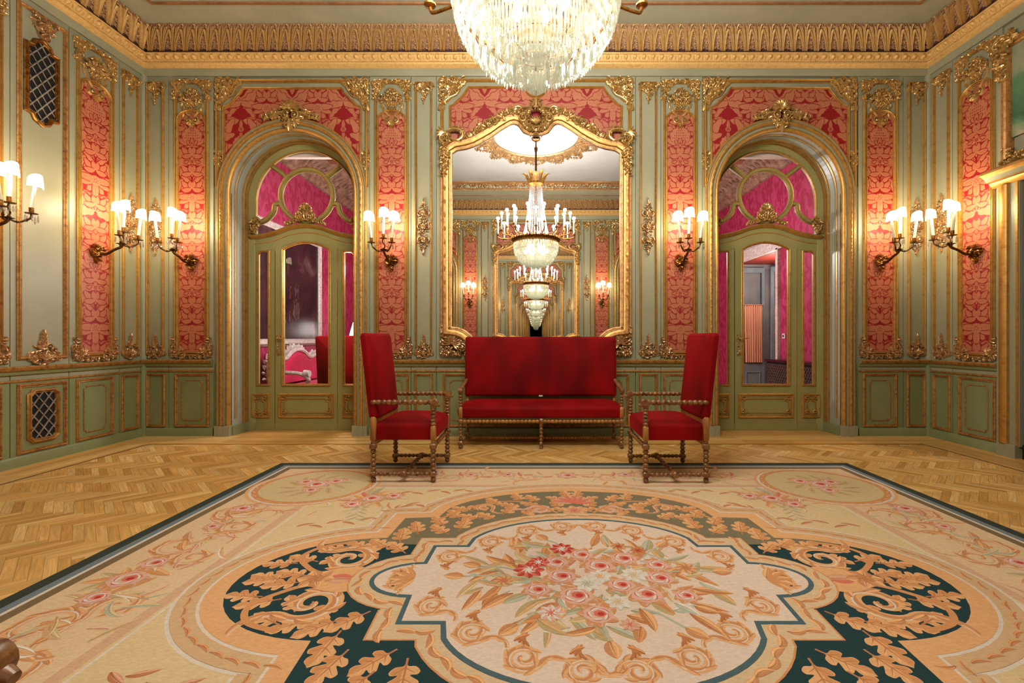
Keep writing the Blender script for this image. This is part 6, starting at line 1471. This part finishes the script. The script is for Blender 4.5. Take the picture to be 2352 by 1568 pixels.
# bouquet
RG.layer = 16; Rb = random.Random(22)
for k in range(150):
    a = Rb.uniform(0, 2*PI); q = Rb.uniform(0.1, 1.0)**0.6; x, y = 0.58*q*cos(a), 0.40*q*sin(a); g = math.degrees(a)+Rb.uniform(-70, 70)
    c = Rb.choice((('tan','olive'),('straw','tan'),('peach','rust'),('green','olive'),('pale','green'),('peach2','orange'))); rleaf(x, y, g, Rb.uniform(0.10, 0.19), Rb.uniform(0.016, 0.032), CR[c[0]], CR[c[1]], Rb.uniform(-40, 40))
for x0, y0, x1, y1 in ((-0.3,0.0,-0.62,0.02),(-0.3,0.05,-0.55,0.12),(0.35,0.05,0.62,0.06),(0.3,0.2,0.42,0.33),(0.0,-0.3,0.02,-0.46),(0.2,-0.25,0.34,-0.38),(-0.22,-0.25,-0.34,-0.36),(-0.1,0.3,-0.2,0.42)):
    RG.stroke([(x0,y0),((x0+x1)/2,(y0+y1)/2+0.02),(x1,y1)], 0.006, CR['green']); rleaf(x1, y1, math.degrees(math.atan2(y1-y0,x1-x0)), 0.1, 0.034, CR['peach'], CR['orange'])
RG.layer = 18
for i, (x, y, r) in enumerate(((-0.02,0.24,0.085),(0.20,0.20,0.095),(0.36,0.13,0.08),(0.06,0.12,0.10),(-0.16,0.16,0.085),(-0.14,0.02,0.095),(0.34,0.0,0.09),(0.14,-0.06,0.085),(0.24,-0.14,0.10),(-0.08,-0.15,0.105),(0.0,-0.29,0.09),(-0.26,-0.1,0.08),(0.42,-0.15,0.07))):
    rose(x, y, r, (1,1), i*37.0)
RG.layer = 22
for x, y, r, c in ((-0.30,0.08,0.08,('red','rose','white')),(-0.25,0.16,0.06,('rose','red','white')),(-0.12,0.31,0.07,('red','rose','white')),(0.05,0.02,0.06,('white','pale','peach')),(0.22,0.03,0.07,('white','pale','straw')),(-0.02,-0.05,0.07,('white','pale','green')),(0.1,-0.2,0.06,('white','pale','straw')),(-0.2,-0.28,0.06,('pink','white','rose')),(0.3,0.29,0.05,('orange','rust','red')),(0.5,0.1,0.06,('peach','orange','rust')),(0.2,0.34,0.05,('tan','rust','red')),(-0.42,-0.02,0.05,('peach','orange','rose')),(0.12,-0.36,0.045,('salmon','pink','rose'))):
    flower(x, y, r, 8, CR[c[0]], CR[c[1]], CR[c[2]])
# field: corner rounds, sprays, garlands, border scrolls
RG.layer = 3
for s in SYM:
    for r, c in ((0.50, 'peach'), (0.475, 'pale'), (0.455, 'peach2'), (0.41, 'straw')): RG.poly(tf([(2.02+r*1.0*cos(2*PI*k/40), 1.42+r*0.92*sin(2*PI*k/40)) for k in range(40)], s), CR[c]); RG.layer += 1
    RG.layer = 8
    for k in range(26): a = 2*PI*k/26; rleaf(2.02+0.432*cos(a), 1.42+0.40*sin(a), math.degrees(a)+70, 0.06, 0.013, CR['peach'], CR['orange'], s=s)
    for k, (x, y, r) in enumerate(((2.02,1.44,0.12),(1.9,1.52,0.09),(2.14,1.5,0.09),(2.0,1.3,0.08))): rose(x, y, r, s, k*50)
    for k in range(12): a = 2*PI*k/12; rleaf(2.02+0.14*cos(a), 1.42+0.14*sin(a), math.degrees(a)+20, 0.15, 0.022, CR['olive'], CR['tan'], 30, s)
    RG.layer = 3
    for k in range(14): rleaf(1.44+0.02*(k % 5), 1.10+0.02*(k % 4), 25*k+10, 0.22, 0.03, CR[('peach','salmon','straw','olive')[k % 4]], CR[('peach2','rose','tan','green')[k % 4]], 30, s)
    RG.layer = 5
    for k, (x, y, r) in enumerate(((1.46,1.12,0.10),(1.32,1.17,0.08),(1.56,1.0,0.08))): rose(x, y, r, s, k*60)
    RG.layer = 3
    g = smoothpath([(1.76,0.62),(1.55,0.68),(1.33,0.74),(1.24,0.86),(1.18,0.98),(1.0,1.0),(0.84,1.03),(0.72,1.12),(0.62,1.24)], 5); g2 = smoothpath([(1.3,1.22),(1.1,1.27),(0.9,1.28),(0.75,1.3)], 4)
    for q in (g, g2):
        for i in range(0, len(q)-2, 2): rleaf(q[i][0], q[i][1], math.degrees(math.atan2(q[i+1][1]-q[i][1], q[i+1][0]-q[i][0]))+(25 if i % 4 else -25), 0.11, 0.017, CR['salmon'], CR['rust'], 20, s)
    for k in range(9): rleaf(1.50-0.008*k, 0.98-0.03*k, -100+(48 if k % 2 else -48), 0.09, 0.009, CR['green'], CR['olive'], 0, s)
    # side border: scrolls with roses
    for (x, y, r, a0, d) in ((2.30,0.86,0.13,200,1),(2.12,0.62,0.10,20,-1),(2.30,0.36,0.12,160,1),(2.10,0.22,0.09,30,-1)): vol(x, y, r, a0, 1.3, d, 0.022, CR['peach'], CR['orange'], s, [(x-0.1, y-0.2), (x-0.14, y-0.08)])
    for k in range(12): rleaf(2.22+0.03*(k % 3), 0.30+0.06*k, 80+(45 if k % 2 else -45), 0.16, 0.022, CR[('peach','straw','salmon')[k % 3]], CR[('peach2','tan','orange')[k % 3]], 40, s)
    for (y, r) in ((0.92, 0.09), (0.62, 0.06)): RG.layer = 5; rose(2.28, y, r, s, y*100); RG.layer = 3
    for (x, y, r, a0, d) in ((1.3,1.70,0.10,100,1),(0.98,1.62,0.09,-80,-1),(0.66,1.70,0.09,100,1),(0.34,1.63,0.08,-80,-1)): vol(x, y, r, a0, 1.3, d, 0.018, CR['peach'], CR['salmon'], s, [(x-0.2, y-0.06), (x-0.1, y-0.1)])
    for k in range(16): rleaf(0.12+0.085*k, 1.66+0.03*(k % 3), (50 if k % 2 else -30), 0.13, 0.019, CR[('salmon','straw','peach')[k % 3]], CR[('rose','tan','peach2')[k % 3]], 40, s)
    for x in (0.5, 0.82, 1.12): RG.layer = 5; rose(x, 1.7, 0.07, s, x*100); RG.layer = 3
    for k in range(5): rleaf(1.86, 0.06, 180+(k-2)*26, 0.2, 0.03, CR['peach'], CR['orange'], 20, s)
for sx in (1, -1):
    RG.layer = 3
    for k in range(10): rleaf(sx*2.26, -0.15+0.03*k, 36*k, 0.2, 0.028, CR[('straw','peach')[k % 2]], CR[('olive','peach2')[k % 2]], 20)
    RG.layer = 5
    for y, r in ((0.0, 0.11), (0.16, 0.08), (-0.16, 0.08)): rose(sx*2.26, y, r, (1,1), y*90)
for sy in (1, -1): RG.layer = 5; rose(0, sy*1.68, 0.10)
RG.layer = 3; Rq = random.Random(77)      # loose sprigs filling the border
for s in SYM:
    for k in range(46):
        x, y = (Rq.uniform(1.98, 2.36), Rq.uniform(0.05, 1.0)) if k % 2 else (Rq.uniform(0.1, 1.6), Rq.uniform(1.5, 1.78))
        c = Rq.choice((('pale','peach'),('peach','peach2'),('straw','tan'),('pink','salmon'),('straw','green'))); rleaf(x, y, Rq.uniform(0, 360), Rq.uniform(0.08, 0.2), Rq.uniform(0.008, 0.018), CR[c[0]], CR[c[1]], Rq.uniform(-90, 90), s)
    for k in range(16):
        x, y = Rq.uniform(1.2, 1.8), Rq.uniform(0.8, 1.3); c = Rq.choice((('pale','straw'),('straw','green'),('peach','peach2'))); rleaf(x, y, Rq.uniform(0, 360), Rq.uniform(0.06, 0.15), Rq.uniform(0.006, 0.014), CR[c[0]], CR[c[1]], Rq.uniform(-90, 90), s)
# body of the rug
ZTOP = RG.finish(); print('rug top', ZTOP, len(RG.items)); b = RG.m; zt, zb = 0.0065, 0.0005; P = [(-RHX,-RHY),(RHX,-RHY),(RHX,RHY),(-RHX,RHY)]
b.add([(x,y,zb) for x, y in P]+[(x,y,zt) for x, y in P], [(0,1,5,4),(1,2,6,5),(2,3,7,6),(3,0,4,7),(3,2,1,0)], 0, CR['edge'])
rug = tag(b.build('rug', RUGM, None, (RCX, RCY, 0), smooth=False), 'large cream tapestry rug with a flower bouquet medallion on the parquet floor', 'rug')

# ---------------------------------------------------------------- salon table lamp light and added fill lights, camera, render look
for x, y, z, e, c in ((-2.5, 6.12, 2.1, 55, (1.0, 0.88, 0.88)), (-1.2, 8.2, 3.2, 60, (1.0, 0.88, 0.88)), (2.0, 7.8, 2.6, 70, (1.0, 0.88, 0.88)), (-3.56, 9.12, 1.36, 12, (1.0, 0.9, 0.8)), (4.4, 8.4, 2.3, 12, (1.0, 0.85, 0.7))):  # one sits in the table lamp; the others are added fill without fixtures
    l = bpy.data.lights.new('salon_lamp_or_fill', 'POINT'); l.energy = e; l.color = c; l.shadow_soft_size = 0.12
    ob = bpy.data.objects.new('salon_lamp_or_fill', l); COL.objects.link(ob); ob.location = (x, y, z)
cam = bpy.data.cameras.new('camera'); cam.sensor_fit = 'HORIZONTAL'; cam.sensor_width = 36.0; cam.lens = 36.0*FPX/2352.0
cam.shift_x = -(1231-1176)/2352.0; cam.shift_y = (777-784)/2352.0
cam.clip_start = 0.05
co = bpy.data.objects.new('camera', cam); COL.objects.link(co); co.location = (0, 0, EYE); co.rotation_euler = (PI/2, 0, 0); SC.camera = co
w = bpy.data.worlds.new('world'); w.use_nodes = True; SC.world = w
w.node_tree.nodes['Background'].inputs[0].default_value = (0.02, 0.02, 0.02, 1)
SC.view_settings.view_transform = 'Standard'; SC.view_settings.look = 'None'; SC.view_settings.gamma = 1.0; SC.view_settings.use_curve_mapping = False
SC.view_settings.exposure = 0.82
cy = SC.cycles
cy.use_denoising = True; cy.max_bounces = 12; cy.diffuse_bounces = 3; cy.glossy_bounces = 11; cy.transmission_bounces = 4; cy.transparent_max_bounces = 16
cy.caustics_reflective = False; cy.caustics_refractive = False; cy.sample_clamp_indirect = 4.0; cy.use_light_tree = True; cy.use_adaptive_sampling = True; cy.adaptive_threshold = 0.04
